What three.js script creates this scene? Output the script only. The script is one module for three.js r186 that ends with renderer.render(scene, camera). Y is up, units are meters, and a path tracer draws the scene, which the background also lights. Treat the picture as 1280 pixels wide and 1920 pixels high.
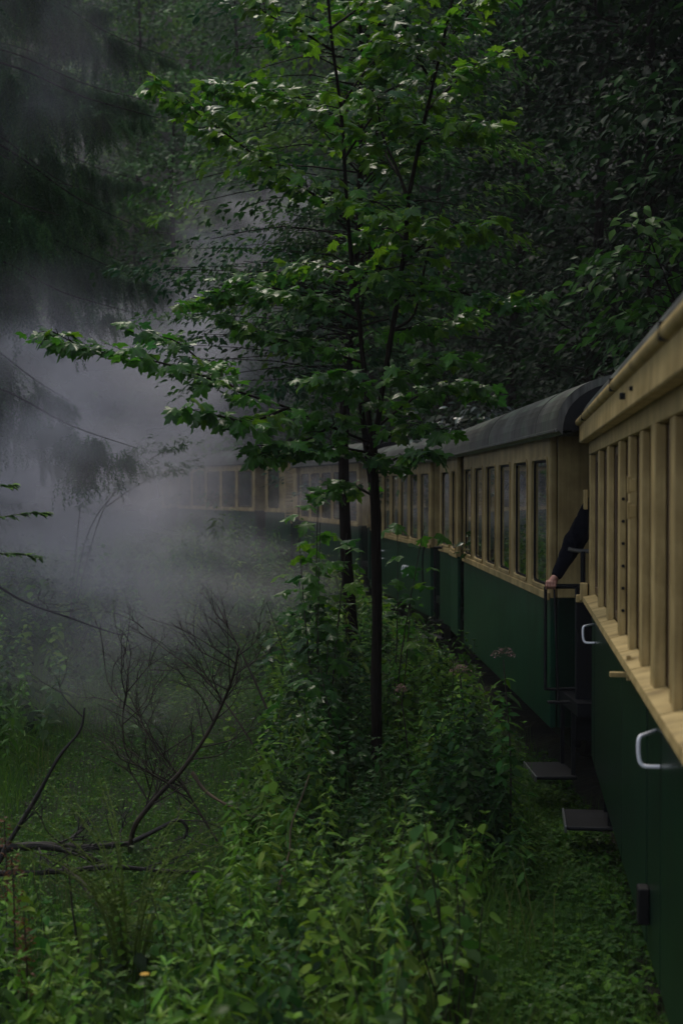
import * as THREE from 'three';
import { mergeGeometries } from 'three/addons/utils/BufferGeometryUtils.js';
import { RoundedBoxGeometry } from 'three/addons/geometries/RoundedBoxGeometry.js';
import { MarchingCubes } from 'three/addons/objects/MarchingCubes.js';
import { ImprovedNoise } from 'three/addons/math/ImprovedNoise.js';

// ---------- camera, sky, sun, exposure, air ----------
const scene = new THREE.Scene();
const EYE = 2.6, F = 2667;                       // eye height; focal length in photo pixels (50 mm lens, upright frame)
const camera = new THREE.PerspectiveCamera(2 * Math.atan(960 / F) * 180 / Math.PI, 1280 / 1920, 0.05, 400);
camera.position.set(0, EYE, 0);
camera.rotation.x = -Math.atan(42 / F);
camera.focus = 12; camera.userData.fStop = 2.4;
{
  const W = 64, H = 32, data = new Float32Array(W * H * 4);   // overcast: three times as bright overhead as at the horizon
  for (let j = 0; j < H; j++) for (let i = 0; i < W; i++) {
    const s = Math.max(0, Math.sin(((j + 0.5) / H - 0.5) * Math.PI)), l = (1 + 2 * s) / 3, o = (j * W + i) * 4;
    data[o] = 0.80 * l; data[o + 1] = 0.87 * l; data[o + 2] = 1.03 * l; data[o + 3] = 1;
  }
  const t = new THREE.DataTexture(data, W, H, THREE.RGBAFormat, THREE.FloatType);
  t.mapping = THREE.EquirectangularReflectionMapping; t.magFilter = THREE.LinearFilter; t.needsUpdate = true;
  scene.background = t; scene.environment = t;
}
const sun = new THREE.DirectionalLight(0xfff4e4, 1.5);
sun.position.set(-10, 42, -24); sun.castShadow = true; sun.shadow.radius = 38;
Object.assign(sun.shadow.camera, { left: -40, right: 40, top: 40, bottom: -60, near: 1, far: 140 });
scene.add(sun, sun.target);
const EXPOSURE = 1.15;
scene.fog = new THREE.FogExp2(new THREE.Color(0.93, 0.93, 0.98), 0.0007);

// ---------- helpers ----------
function rng(a) { return () => { a = (a + 0x6d2b79f5) | 0; let t = Math.imul(a ^ (a >>> 15), 1 | a); t = (t + Math.imul(t ^ (t >>> 7), 61 | t)) ^ t; return ((t ^ (t >>> 14)) >>> 0) / 4294967296; }; }
const R = rng(20240611), rr = (a, b) => a + (b - a) * R(), pick = (a) => a[Math.floor(R() * a.length) % a.length];
const V = (x, y, z) => new THREE.Vector3(x, y, z), UP = V(0, 1, 0);
const perlin = new ImprovedNoise(), N3 = (x, y, z = 0) => perlin.noise(x + 37.3, y + 11.7, z + 5.1);
const fbm = (x, y, z = 0, o = 4) => { let s = 0, a = 0.5, f = 1; for (let i = 0; i < o; i++) { s += a * N3(x * f, y * f, z * f); a *= 0.5; f *= 2.03; } return s; };
const clamp = THREE.MathUtils.clamp, lerp = THREE.MathUtils.lerp, sstep = THREE.MathUtils.smoothstep;
const at = (px, py, d) => V((px - 640) * d / F, EYE - (py - 918) * d / F, -d);      // where a line of sight meets a given depth
const C = (r, g, b) => new THREE.Color().setRGB(r, g, b);
const used = {};
const numbered = (n) => { const k = used[n] = (used[n] ?? -1) + 1; return k ? n + '_' + String(k).padStart(3, '0') : n; };
function tag(o, label, category, group, kind) {
  if (label) o.userData.label = label; if (category) o.userData.category = category;
  if (group) o.userData.group = group; if (kind) o.userData.kind = kind; return o;
}
function thing(name, label, category, base, group, turn = 0) {
  const o = new THREE.Group(); o.name = numbered(name); o.position.copy(base); o.rotation.y = turn; scene.add(o);
  return tag(o, label, category, group);
}
const shade = (m) => { m.castShadow = m.receiveShadow = true; return m; };
function part(name, geos, mat, parent, kind) {
  geos = [].concat(geos);
  const g = geos.length > 1 ? mergeGeometries(geos.map((q) => { q = q.index ? q.toNonIndexed() : q; for (const k of Object.keys(q.attributes)) if (!['position', 'normal', 'uv'].includes(k)) q.deleteAttribute(k); return q; })) : geos[0];
  const m = shade(new THREE.Mesh(g, mat)); m.name = parent === scene ? numbered(name) : name; if (kind) m.userData.kind = kind;
  parent.add(m); return m;
}
// uv in metres by the dominant axis of each corner's normal
function metric(g) {
  if (g.index) g = g.toNonIndexed();
  const p = g.attributes.position, n = g.attributes.normal, uv = new Float32Array(p.count * 2);
  for (let i = 0; i < p.count; i++) {
    const ax = Math.abs(n.getX(i)), ay = Math.abs(n.getY(i)), az = Math.abs(n.getZ(i));
    if (az >= ax && az >= ay) { uv[2 * i] = p.getX(i); uv[2 * i + 1] = p.getY(i); }
    else if (ax >= ay) { uv[2 * i] = p.getZ(i); uv[2 * i + 1] = p.getY(i); }
    else { uv[2 * i] = p.getX(i); uv[2 * i + 1] = p.getZ(i); }
  }
  g.setAttribute('uv', new THREE.BufferAttribute(uv, 2)); return g;
}
function box(x0, x1, y0, y1, z0, z1, bevel = 0) {
  const w = x1 - x0, h = y1 - y0, d = z1 - z0;
  const g = bevel ? new RoundedBoxGeometry(w, h, d, 2, Math.min(bevel, w / 2.1, h / 2.1, d / 2.1)) : new THREE.BoxGeometry(w, h, d);
  g.translate((x0 + x1) / 2, (y0 + y1) / 2, (z0 + z1) / 2); return metric(g);
}
// tapered tube through points; r is a number or a list
function limb(pts, r0, r1, radial = 6, steps = 0, wob = 0) {
  const curve = pts.length > 2 ? new THREE.CatmullRomCurve3(pts, false, 'centripetal') : new THREE.LineCurve3(pts[0], pts[1]);
  const n = steps || Math.max(2, pts.length * 3), pos = [], nor = [], uv = [], idx = [];
  let side = V(1, 0, 0), len = 0, last = null;
  for (let i = 0; i <= n; i++) {
    const t = i / n, p = curve.getPoint(t), d = curve.getTangent(t);
    if (last) len += p.distanceTo(last); last = p;
    if (Math.abs(d.dot(side)) > 0.95) side = Math.abs(d.x) < 0.8 ? V(1, 0, 0) : V(0, 0, 1);
    side = side.clone().addScaledVector(d, -side.dot(d)).normalize();
    const b = d.clone().cross(side), r = lerp(r0, r1, t);
    for (let k = 0; k <= radial; k++) {
      const a = k / radial * Math.PI * 2, q = side.clone().multiplyScalar(Math.cos(a)).addScaledVector(b, Math.sin(a));
      const rk = r * (1 + wob * N3(p.x * 9 + Math.cos(a) * 1.5, p.y * 5, p.z * 9 + Math.sin(a) * 1.5));
      pos.push(p.x + q.x * rk, p.y + q.y * rk, p.z + q.z * rk); nor.push(q.x, q.y, q.z); uv.push(k / radial * 2 * Math.PI * r0, len);
      if (i < n && k < radial) { const o = i * (radial + 1) + k; idx.push(o, o + 1, o + radial + 1, o + 1, o + radial + 2, o + radial + 1); }
    }
  }
  // cap
  const c = pos.length / 3; pos.push(last.x, last.y, last.z); const tn = curve.getTangent(1); nor.push(tn.x, tn.y, tn.z); uv.push(0, len);
  for (let k = 0; k < radial; k++) idx.push(n * (radial + 1) + k, n * (radial + 1) + k + 1, c);
  const g = new THREE.BufferGeometry();
  g.setAttribute('position', new THREE.Float32BufferAttribute(pos, 3)); g.setAttribute('normal', new THREE.Float32BufferAttribute(nor, 3));
  g.setAttribute('uv', new THREE.Float32BufferAttribute(uv, 2)); g.setIndex(idx); g.userData = { curve }; return g;
}
const off = (g, base) => g.translate(-base.x, -base.y, -base.z);
// many leaves: a list of places, drawn as one instanced part
const M4 = new THREE.Matrix4(), vx = V(0, 0, 0), vy = V(0, 0, 0), vz = V(0, 0, 0);
function leafMatrix(p, nrm, dir, s, sw = s) {
  vz.copy(nrm).normalize(); vy.copy(dir).addScaledVector(vz, -dir.dot(vz)); if (vy.lengthSq() < 1e-6) vy.set(vz.y, -vz.x, 0.1); vy.normalize(); vx.crossVectors(vy, vz);
  return new THREE.Matrix4().set(vx.x * sw, vy.x * s, vz.x * s, p.x, vx.y * sw, vy.y * s, vz.y * s, p.y, vx.z * sw, vy.z * s, vz.z * s, p.z, 0, 0, 0, 1);
}
class Leaves {
  constructor() { this.m = []; this.c = []; }
  add(p, nrm, dir, s, col, sw) { this.m.push(leafMatrix(p, nrm, dir, s, sw)); this.c.push(col); }
  build(name, geo, mat, parent, kind = 'stuff') {
    const im = new THREE.InstancedMesh(geo, mat, this.m.length), o = parent === scene ? V(0, 0, 0) : parent.position;
    this.m.forEach((m, i) => { M4.copy(m); M4.elements[12] -= o.x; M4.elements[13] -= o.y; M4.elements[14] -= o.z; im.setMatrixAt(i, M4); im.setColorAt(i, this.c[i]); });
    im.name = parent === scene ? numbered(name) : name; im.userData.kind = kind; shade(im); parent.add(im); return im;
  }
}
const jitter = (c, a) => { const k = 1 + rr(-a, a); return C(c.r * k * (1 + rr(-a, a) * 0.4), c.g * k, c.b * k * (1 + rr(-a, a) * 0.5)); };

// ---------- textures ----------
function tex(w, h, fn, srgb = true, rep = 1, repY = rep) {
  const d = new Uint8Array(w * h * 4);
  for (let y = 0; y < h; y++) for (let x = 0; x < w; x++) { const c = fn(x / w, y / h), o = (y * w + x) * 4; for (let k = 0; k < 3; k++) d[o + k] = clamp((Array.isArray(c) ? c[k] : c) * 255, 0, 255); d[o + 3] = 255; }
  const t = new THREE.DataTexture(d, w, h); t.wrapS = t.wrapT = THREE.RepeatWrapping; t.magFilter = THREE.LinearFilter; t.minFilter = THREE.LinearMipmapLinearFilter;
  if (srgb) t.colorSpace = THREE.SRGBColorSpace; t.repeat.set(rep, repY); t.needsUpdate = true; return t;
}
// noise that repeats without a seam: blended over its own shifted copies
const tile = (f) => (u, v) => { const a = f(u, v), b = f(u - 1, v), c = f(u, v - 1), e = f(u - 1, v - 1); return (a * (1 - u) + b * u) * (1 - v) + (c * (1 - u) + e * u) * v; };
const streak = tile((u, v) => fbm(u * 60, v * 2.2, 1.3) * 0.7 + fbm(u * 9, v * 3, 7) * 0.8);
const mottle = tile((u, v) => fbm(u * 7, v * 7, 3.1, 5));
const grain = tile((u, v) => fbm(u * 5, v * 70, 9, 3) * 0.8 + fbm(u * 3, v * 12, 2) * 0.7);
const T = {
  paint: tex(512, 512, (u, v) => { const s = clamp(0.84 + streak(u, v) * 0.45 + mottle(u, v) * 0.4, 0.2, 1); return [s, s, s * 0.98]; }, true, 0.5),
  paintBump: tex(256, 256, (u, v) => 0.5 + mottle(u * 1, v * 1) * 0.5 + streak(u, v) * 0.25, false, 0.7),
  cream: tex(512, 512, (u, v) => { const s = streak(u, v), m = mottle(u, v), k = clamp(0.88 + s * 0.3 + m * 0.4, 0.3, 1); return [k, k * (0.985 + m * 0.05), k * (0.95 + m * 0.1)]; }, true, 0.6),
  grainC: tex(512, 512, (u, v) => { const g = grain(v, u), m = mottle(u, v), s = streak(u, v), k = clamp(0.88 + g * 0.24 + m * 0.35 - Math.max(0, s - 0.12) * 0.5, 0.25, 1); return [k, k * (0.975 + 0.03 * m), k * (0.92 + 0.1 * m)]; }, true, 0.9),
  grainB: tex(256, 256, (u, v) => 0.5 + grain(v, u) * 0.9, false, 0.9),
  roof: tex(512, 512, (u, v) => { const s = streak(u, v), m = mottle(u * 1, v), g = clamp(0.66 + s * 0.95 + m * 0.8, 0.15, 1), k = sstep(m, 0.02, 0.3) * 0.5; return [g * (1 - 0.35 * k), g * (1 - 0.08 * k), g * (1 - 0.3 * k)]; }, true, 0.45),
  bark: tex(256, 256, (u, v) => { const k = clamp(0.62 + tile((a, b) => fbm(a * 22, b * 5, 4))(u, v) * 0.9, 0.15, 1); return [k, k * 0.97, k * 0.9]; }, true, 3, 1.2),
  barkB: tex(256, 256, (u, v) => 0.5 + tile((a, b) => fbm(a * 22, b * 5, 4))(u, v) * 1.2, false, 3, 1.2),
  soil: tex(512, 512, (u, v) => { const m = mottle(u, v), k = clamp(0.6 + m * 1.1, 0.1, 1), w = tile((a, b) => fbm(a * 40, b * 40, 8, 3))(u, v); return [k * (0.8 + w * 0.5), k * (0.85 + w * 0.4), k * (0.6 + w * 0.4)]; }, true, 0.25),
  leaf: null,
};
{ // veins of a maple leaf: pale lines from the stalk to each lobe
  const W = 192, lines = [[0, 1.05], [0.6, 0.5], [-0.6, 0.5], [0.42, 0.1], [-0.42, 0.1]];
  T.leaf = tex(W, W, (u, v) => {
    const x = (u - 0.5) * 1.4, y = v * 1.2 - 0.1; let k = 0;
    for (const [a, b] of lines) { const l = Math.hypot(a, b - 0.08), t = clamp((x * a + (y - 0.08) * (b - 0.08)) / (l * l), 0, 1), q = Math.hypot(x - a * t, y - 0.08 - (b - 0.08) * t); k = Math.max(k, 1 - sstep(q, 0.004, 0.022)); }
    const m = fbm(x * 6, y * 6, 2) * 0.25 + fbm(x * 30, y * 30, 4, 2) * 0.2, s = clamp(0.8 + m + k * 0.22, 0, 1); return [s * (0.95 + k * 0.05), s, s * 0.92];
  }, true, 1);
  T.leaf.wrapS = T.leaf.wrapT = THREE.ClampToEdgeWrapping;
}
// ---------- materials ----------
const std = (o) => new THREE.MeshStandardMaterial(o), phys = (o) => new THREE.MeshPhysicalMaterial(o);
const M = {
  cream: phys({ specularIntensity: 0.6, color: C(0.50, 0.385, 0.18), map: T.cream, roughness: 0.42, bumpMap: T.paintBump, bumpScale: 0.0015 }),
  green: phys({ specularIntensity: 0.6, color: C(0.009, 0.062, 0.034), map: T.paint, roughness: 0.34, bumpMap: T.paintBump, bumpScale: 0.002 }),
  greenDark: phys({ specularIntensity: 0.3, clearcoat: 0.4, clearcoatRoughness: 0.28, color: C(0.0035, 0.025, 0.013), map: T.paint, roughness: 0.36, bumpMap: T.paintBump, bumpScale: 0.002 }),
  wood: phys({ specularIntensity: 0.6, color: C(0.50, 0.39, 0.18), map: T.grainC, roughness: 0.45, bumpMap: T.grainB, bumpScale: 0.001 }),
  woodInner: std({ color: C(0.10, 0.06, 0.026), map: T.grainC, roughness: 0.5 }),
  roof: std({ color: C(0.21, 0.21, 0.195), map: T.roof, roughness: 0.38, bumpMap: T.paintBump, bumpScale: 0.004 }),
  iron: phys({ specularIntensity: 0.35, color: C(0.009, 0.010, 0.012), roughness: 0.45, metalness: 0, bumpMap: T.paintBump, bumpScale: 0.001 }),
  steel: std({ color: C(0.34, 0.35, 0.36), roughness: 0.35, metalness: 0.8 }),
  plate: phys({ specularIntensity: 0.5, color: C(0.016, 0.017, 0.02), roughness: 0.5, metalness: 0, map: T.paint }),
  chrome: std({ color: C(0.85, 0.86, 0.9), roughness: 0.22, metalness: 0.55 }),
  white: std({ color: C(0.86, 0.87, 0.9), roughness: 0.3 }),
  rubber: phys({ specularIntensity: 0.3, color: C(0.010, 0.010, 0.010), roughness: 0.6 }),
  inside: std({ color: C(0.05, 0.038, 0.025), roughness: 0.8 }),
  glass: phys({ color: C(0.93, 0.96, 0.97), transmission: 1, thickness: 0, roughness: 0.02, ior: 1.9 }),
  bark: phys({ specularIntensity: 0.3, color: C(0.055, 0.042, 0.030), map: T.bark, roughness: 0.8, bumpMap: T.barkB, bumpScale: 0.012 }),
  barkDark: phys({ specularIntensity: 0.25, color: C(0.022, 0.016, 0.011), map: T.bark, roughness: 0.85, bumpMap: T.barkB, bumpScale: 0.012 }),
  deadwood: std({ color: C(0.085, 0.062, 0.045), map: T.bark, roughness: 0.8, bumpMap: T.barkB, bumpScale: 0.006 }),
  deadDark: std({ color: C(0.030, 0.025, 0.022), map: T.bark, roughness: 0.75, bumpMap: T.barkB, bumpScale: 0.006 }),
  deadPale: std({ color: C(0.22, 0.16, 0.10), map: T.bark, roughness: 0.8 }),
  stem: std({ color: C(0.045, 0.055, 0.022), roughness: 0.7 }),
  stemDark: std({ color: C(0.03, 0.022, 0.016), roughness: 0.7 }),
  ground: std({ color: C(0.045, 0.05, 0.022), map: T.soil, roughness: 0.95, bumpMap: T.soil, bumpScale: 0.03 }),
  ballast: std({ color: C(0.05, 0.043, 0.036), map: T.soil, roughness: 0.95, bumpMap: T.soil, bumpScale: 0.05 }),
};
const leafM = (o = {}) => phys({ color: o.color ?? C(1, 1, 1), map: o.map ?? null, roughness: o.rough ?? 0.9, transmission: o.trans ?? 0.38, thickness: 0, specularIntensity: 0.2, clearcoat: o.coat ?? 0.1, clearcoatRoughness: o.cr ?? 0.28, side: THREE.DoubleSide });
const L = { maple: leafM({ map: T.leaf, coat: 0.7, cr: 0.24, trans: 0.6 }), leaf: leafM({}), herb: leafM({ coat: 0.16, cr: 0.25, trans: 0.45 }), needle: leafM({ trans: 0.15, coat: 0.03 }), grass: leafM({ coat: 0.1, cr: 0.35, trans: 0.45 }), matte: leafM({ coat: 0.05, trans: 0.3 }), gloss: leafM({ coat: 1, cr: 0.22, trans: 0.2 }) };

// ---------- leaf shapes: stalk end at the origin, tip along +y, upper side +z ----------
function fan(outline, cx, cy, zf) {
  const pos = [cx, cy, zf(cx, cy)], uv = [cx / 1.4 + 0.5, (cy + 0.1) / 1.2], idx = [];
  outline.forEach(([x, y]) => { pos.push(x, y, zf(x, y)); uv.push(x / 1.4 + 0.5, (y + 0.1) / 1.2); });
  for (let i = 1; i <= outline.length; i++) idx.push(0, i % outline.length + 1, i);
  const g = new THREE.BufferGeometry(); g.setAttribute('position', new THREE.Float32BufferAttribute(pos, 3)); g.setAttribute('uv', new THREE.Float32BufferAttribute(uv, 2)); g.setIndex(idx);
  if (signed(outline) > 0) g.setIndex(idx.map((_, i) => idx[i - i % 3 + [0, 2, 1][i % 3]]));
  g.computeVertexNormals(); return g;
}
const signed = (o) => o.reduce((s, p, i) => { const q = o[(i + 1) % o.length]; return s + p[0] * q[1] - q[0] * p[1]; }, 0);
function mapleLeaf(bend, cup) {
  const half = [[0.05, 0.1], [0.2, -0.02], [0.3, 0.03], [0.43, 0.06], [0.37, 0.2], [0.34, 0.27], [0.5, 0.36], [0.52, 0.43], [0.66, 0.53], [0.5, 0.56], [0.44, 0.62], [0.24, 0.56], [0.27, 0.7], [0.25, 0.8], [0.12, 0.84], [0.09, 0.93]];
  const o = [...half, [0, 1.08], ...half.slice().reverse().map(([x, y]) => [-x, y]), [0, 0.12]];
  const stalk = new THREE.BufferGeometry();
  const g = fan(o.map(([x, y]) => [x, y]), 0, 0.36, (x, y) => -bend * (y - 0.2) ** 2 - cup * Math.abs(x) ** 1.4 + 0.05 * Math.sin(x * 9 + y * 7));
  return g;
}
const MAPLE = [mapleLeaf(0.2, 0.35), mapleLeaf(0.45, 0.15), mapleLeaf(0.1, 0.55)];
function ovate(w, bend, cup, point = 1) {   // a folded blade, 12 faces
  const pr = [[0, 0.02], [0.22, 0.75], [0.45, 1], [0.72, 0.62 ** point], [1, 0.02]], pos = [], uv = [], idx = [];
  pr.forEach(([t, k]) => { const z = -bend * t * t; for (const s of [-1, 0, 1]) { pos.push(s * k * w / 2, t, z + (s ? cup * k * w : 0) + (s ? 0.03 * Math.sin(t * 11 + s) : 0)); uv.push(s * k * w / 2 + 0.5, t); } });
  for (let i = 0; i < 4; i++) for (const s of [0, 1]) { const a = i * 3 + s; idx.push(a, a + 1, a + 3, a + 1, a + 4, a + 3); }
  const g = new THREE.BufferGeometry(); g.setAttribute('position', new THREE.Float32BufferAttribute(pos, 3)); g.setAttribute('uv', new THREE.Float32BufferAttribute(uv, 2)); g.setIndex(idx); g.computeVertexNormals(); return g;
}
function simpleLeaf(w, bend) {               // 4 faces, for leaves a few pixels long
  const pos = [0, 0, 0, w / 2, 0.45, 0.08, 0, 0.5, -0.02, -w / 2, 0.45, 0.08, 0, 1, -bend], g = new THREE.BufferGeometry();
  g.setAttribute('position', new THREE.Float32BufferAttribute(pos, 3)); g.setIndex([0, 1, 2, 0, 2, 3, 1, 4, 2, 2, 4, 3]); g.setAttribute('uv', new THREE.Float32BufferAttribute([0.5, 0, 1, 0.5, 0.5, 0.5, 0, 0.5, 0.5, 1], 2)); g.computeVertexNormals(); return g;
}
const G = { ov: ovate(0.55, 0.25, 0.12), ovWide: ovate(0.8, 0.3, 0.1, 0.8), lance: ovate(0.26, 0.45, 0.1, 0.8), heart: ovate(0.95, 0.2, 0.08, 1.2), beech: simpleLeaf(0.6, 0.15), far: simpleLeaf(0.75, 0.2) };

// ---------- lie of the land ----------
// the train's left side as seen from above: x across, d ahead of the camera
const LINE = [[-2.5, -25], [-0.64, -10], [1.875, 10.8], [1.57, 18.6], [1.375, 22.2], [0.6, 29], [-1.3, 37.3], [-4, 43.6], [-9, 49], [-16, 52], [-30, 52], [-60, 45]];
function sideOf(x, d) {                        // metres right (+) or left (-) of the train's left side
  let best = 1e9, s = 0;
  for (let i = 0; i + 1 < LINE.length; i++) {
    const [ax, ad] = LINE[i], [bx, bd] = LINE[i + 1], ux = bx - ax, ud = bd - ad, l2 = ux * ux + ud * ud;
    const t = clamp(((x - ax) * ux + (d - ad) * ud) / l2, 0, 1), qx = x - ax - t * ux, qd = d - ad - t * ud, q = qx * qx + qd * qd;
    if (q < best) { best = q; s = Math.sqrt(q) * Math.sign(qx * ud - qd * ux); }
  }
  return s;
}
function land(x, d, s = sideOf(x, d)) {
  let h = 0.012 * Math.max(0, d - 25);
  h += 0.07 * fbm(x * 0.35, d * 0.35, 0, 3) + 0.02 * N3(x * 2, d * 2, 3);
  if (s > 3.4) h += 0.8 * Math.min(s - 3.4, 52) * (1 + 0.25 * fbm(x * 0.15, d * 0.15, 8, 2));
  if (s < -4.4) h += 0.13 * (-4.4 - s) * (1 - 0.5 * sstep(-s, 10, 30));
  if (s > -0.5 && s < 3.2) h -= 0.05;
  return h;
}
const onLand = (x, d) => V(x, land(x, d), -d);
// ---------- ground ----------
{
  const nx = 220, nd = 220, pos = [], uv = [], idx = [];
  for (let j = 0; j <= nd; j++) for (let i = 0; i <= nx; i++) {
    const u = i / nx * 2 - 1, v = j / nd, x = Math.sign(u) * Math.abs(u) ** 1.7 * 75, d = -22 + v ** 1.4 * 150;
    pos.push(x, land(x, d), -d); uv.push(x, d);
    if (i < nx && j < nd) { const o = j * (nx + 1) + i; idx.push(o, o + 1, o + nx + 1, o + 1, o + nx + 2, o + nx + 1); }
  }
  const g = new THREE.BufferGeometry(); g.setAttribute('position', new THREE.Float32BufferAttribute(pos, 3)); g.setAttribute('uv', new THREE.Float32BufferAttribute(uv, 2)); g.setIndex(idx); g.computeVertexNormals();
  tag(part('ground', g, M.ground, scene), 'dark earth and meadow floor under the grass and weeds', null, null, 'structure');
}
{ // the bed of the track, a ribbon that follows the rails
  const curve = new THREE.CatmullRomCurve3(LINE.slice(0, 10).map(([x, d]) => V(x, 0, -d))), n = 140, pos = [], uv = [], idx = [];
  for (let i = 0; i <= n; i++) {
    const p = curve.getPoint(i / n), t = curve.getTangent(i / n), r = V(-t.z, 0, t.x);
    [0.12, 0.3, 1.05, 2.0, 2.6].forEach((s, k) => { const q = p.clone().addScaledVector(r, s + 0.09 * N3(i * 0.9, k)); pos.push(q.x, land(q.x, -q.z) + [0.004, 0.07, 0.1, 0.07, 0.004][k], q.z); uv.push(s, i * 0.6); });
    if (i < n) for (let k = 0; k < 4; k++) { const o = i * 5 + k; idx.push(o, o + 1, o + 5, o + 1, o + 6, o + 5); }
  }
  const g = new THREE.BufferGeometry(); g.setAttribute('position', new THREE.Float32BufferAttribute(pos, 3)); g.setAttribute('uv', new THREE.Float32BufferAttribute(uv, 2)); g.setIndex(idx); g.computeVertexNormals();
  tag(part('track_bed', g, M.ballast, scene), 'bare dark track bed running under the train', null, null, 'structure');
  for (const s of [0.62, 1.48]) { const pts = []; for (let i = 0; i <= 60; i++) { const q = curve.getPoint(i / 60), t = curve.getTangent(i / 60), r = V(-t.z, 0, t.x); q.addScaledVector(r, s); pts.push(V(q.x, land(q.x, -q.z) + 0.15, q.z)); } part('rail', limb(pts, 0.035, 0.035, 6, 120), M.iron, scene.getObjectByName('track_bed')); }
}

// ---------- the train ----------
// a coach's own axes: x along the train (forward), y up, z from its left side (0) to its right side
const roundRect = (x0, x1, y0, y1, r, P = THREE.Path) => { const s = new P(); s.moveTo(x0 + r, y0); s.lineTo(x1 - r, y0); s.quadraticCurveTo(x1, y0, x1, y0 + r); s.lineTo(x1, y1 - r); s.quadraticCurveTo(x1, y1, x1 - r, y1); s.lineTo(x0 + r, y1); s.quadraticCurveTo(x0, y1, x0, y1 - r); s.lineTo(x0, y0 + r); s.quadraticCurveTo(x0, y0, x0 + r, y0); return s; };
// a board in the x-y plane with openings, from z0 to z0 + t, edges eased
function board(x0, x1, y0, y1, holes, z0, t, b = 0.012) {
  const s = new THREE.Shape([new THREE.Vector2(x0 + b, y0 + b), new THREE.Vector2(x1 - b, y0 + b), new THREE.Vector2(x1 - b, y1 - b), new THREE.Vector2(x0 + b, y1 - b)]);
  for (const [a, c, e, f, r] of holes) s.holes.push(roundRect(a - b, c + b, e - b, f + b, r + b));
  const g = new THREE.ExtrudeGeometry(s, { depth: t - 2 * b, bevelEnabled: true, bevelThickness: b, bevelSize: b, bevelSegments: 2, curveSegments: 6 });
  g.translate(0, 0, z0 + b); return metric(g);
}
function ring(x0, x1, y0, y1, r, w, z0, t) {
  const s = roundRect(x0, x1, y0, y1, r, THREE.Shape); s.holes.push(roundRect(x0 + w, x1 - w, y0 + w, y1 - w, Math.max(0.005, r - w)));
  const g = new THREE.ExtrudeGeometry(s, { depth: t, bevelEnabled: false, curveSegments: 6 }); g.translate(0, 0, z0); return metric(g);
}
const turnX = (g, x) => g.rotateY(-Math.PI / 2).translate(x, 0, 0);   // a board in x-y becomes one across the coach: its x runs along z, its thickness towards -x
function windowPart(o, x0, x1, y0, y1, z, r = 0.07, frame = M.cream) {
  const f = part('window', ring(x0 - 0.004, x1 + 0.004, y0 - 0.004, y1 + 0.004, r, 0.02, z - 0.006, 0.02), M.rubber, o);
  part('frame', ring(x0 - 0.03, x1 + 0.03, y0 - 0.03, y1 + 0.03, r + 0.025, 0.024, z > 1 ? z + 0.012 : -0.01, 0.014), frame, f);
  part('pane', box(x0 + 0.02, x1 - 0.02, y0 + 0.02, y1 - 0.02, z + 0.004, z + 0.0045), M.glass, f);
  return f;
}
function roofGeo(x0, x1, W, y, rise, over, thick = 0.05) {
  const pr = [], n = 26, hw = W / 2 + over;
  for (let i = 0; i <= n; i++) { const a = Math.PI * (1 - i / n), c = Math.cos(a), s = Math.sin(a); pr.push([W / 2 + hw * Math.sign(c) * Math.abs(c) ** 0.62, y + rise * s ** 0.8]); }
  const s = new THREE.Shape(); pr.forEach(([a, b], i) => i ? s.lineTo(a, b) : s.moveTo(a, b));
  pr.slice().reverse().forEach(([a, b]) => s.lineTo(lerp(a, W / 2, 0.035), b - thick * (b > y + 0.02 ? 1 : 0.9)));
  const g = new THREE.ExtrudeGeometry(s, { depth: x1 - x0, bevelEnabled: false, steps: 1 });
  return metric(g.rotateY(Math.PI / 2).scale(1, 1, -1).translate(x0, 0, 0));
}
function fixWinding(g) { const p = g.attributes.position.array; for (let i = 0; i < p.length; i += 9) for (let k = 0; k < 3; k++) { const t = p[i + k]; p[i + k] = p[i + 6 + k]; p[i + 6 + k] = t; } const uv = g.attributes.uv.array; for (let i = 0; i < uv.length; i += 6) for (let k = 0; k < 2; k++) { const t = uv[i + k]; uv[i + k] = uv[i + 4 + k]; uv[i + 4 + k] = t; } g.computeVertexNormals(); return g; }
const bar = (pts, r = 0.014, n = 8) => { const g = limb(pts, r, r, n, pts.length * 5); return g; };
const SKIRT = 0.62, FLOOR = 0.95, SILL = 1.70, WB = 1.79, WT = 2.85, EAVE = 3.07;

function wheels(o, L, W, at) {
  for (const x of at) {
    const b = part('bogie', [box(x - 0.95, x + 0.95, 0.42, 0.6, 0.2, 0.3, 0.02), box(x - 0.95, x + 0.95, 0.42, 0.6, W - 0.3, W - 0.2, 0.02), box(x - 0.2, x + 0.2, 0.4, 0.62, 0.3, W - 0.3, 0.02)], M.iron, o);
    for (const dx of [-0.6, 0.6]) for (const z of [W / 2 - 0.42, W / 2 + 0.42]) {
      const g = new THREE.CylinderGeometry(0.33, 0.33, 0.09, 28); g.rotateX(Math.PI / 2).translate(x + dx, 0.4, z); part('wheel', metric(g), M.iron, b);
    }
  }
}
function stepPart(o, x0, x1, z0, z1, y) {
  const s = part('step', box(x0, x1, y - 0.03, y, z0, z1, 0.012), M.plate, o);
  part('nosing', box(x0 - 0.006, x1 + 0.006, y - 0.045, y + 0.004, z0 - 0.014, z0, 0.005), M.steel, s);
  for (const x of [x0 + 0.05, x1 - 0.08]) part('bracket', box(x, x + 0.03, y - 0.03, FLOOR - 0.1, z1 - 0.04, z1 - 0.01), M.iron, s);
  return s;
}
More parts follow.
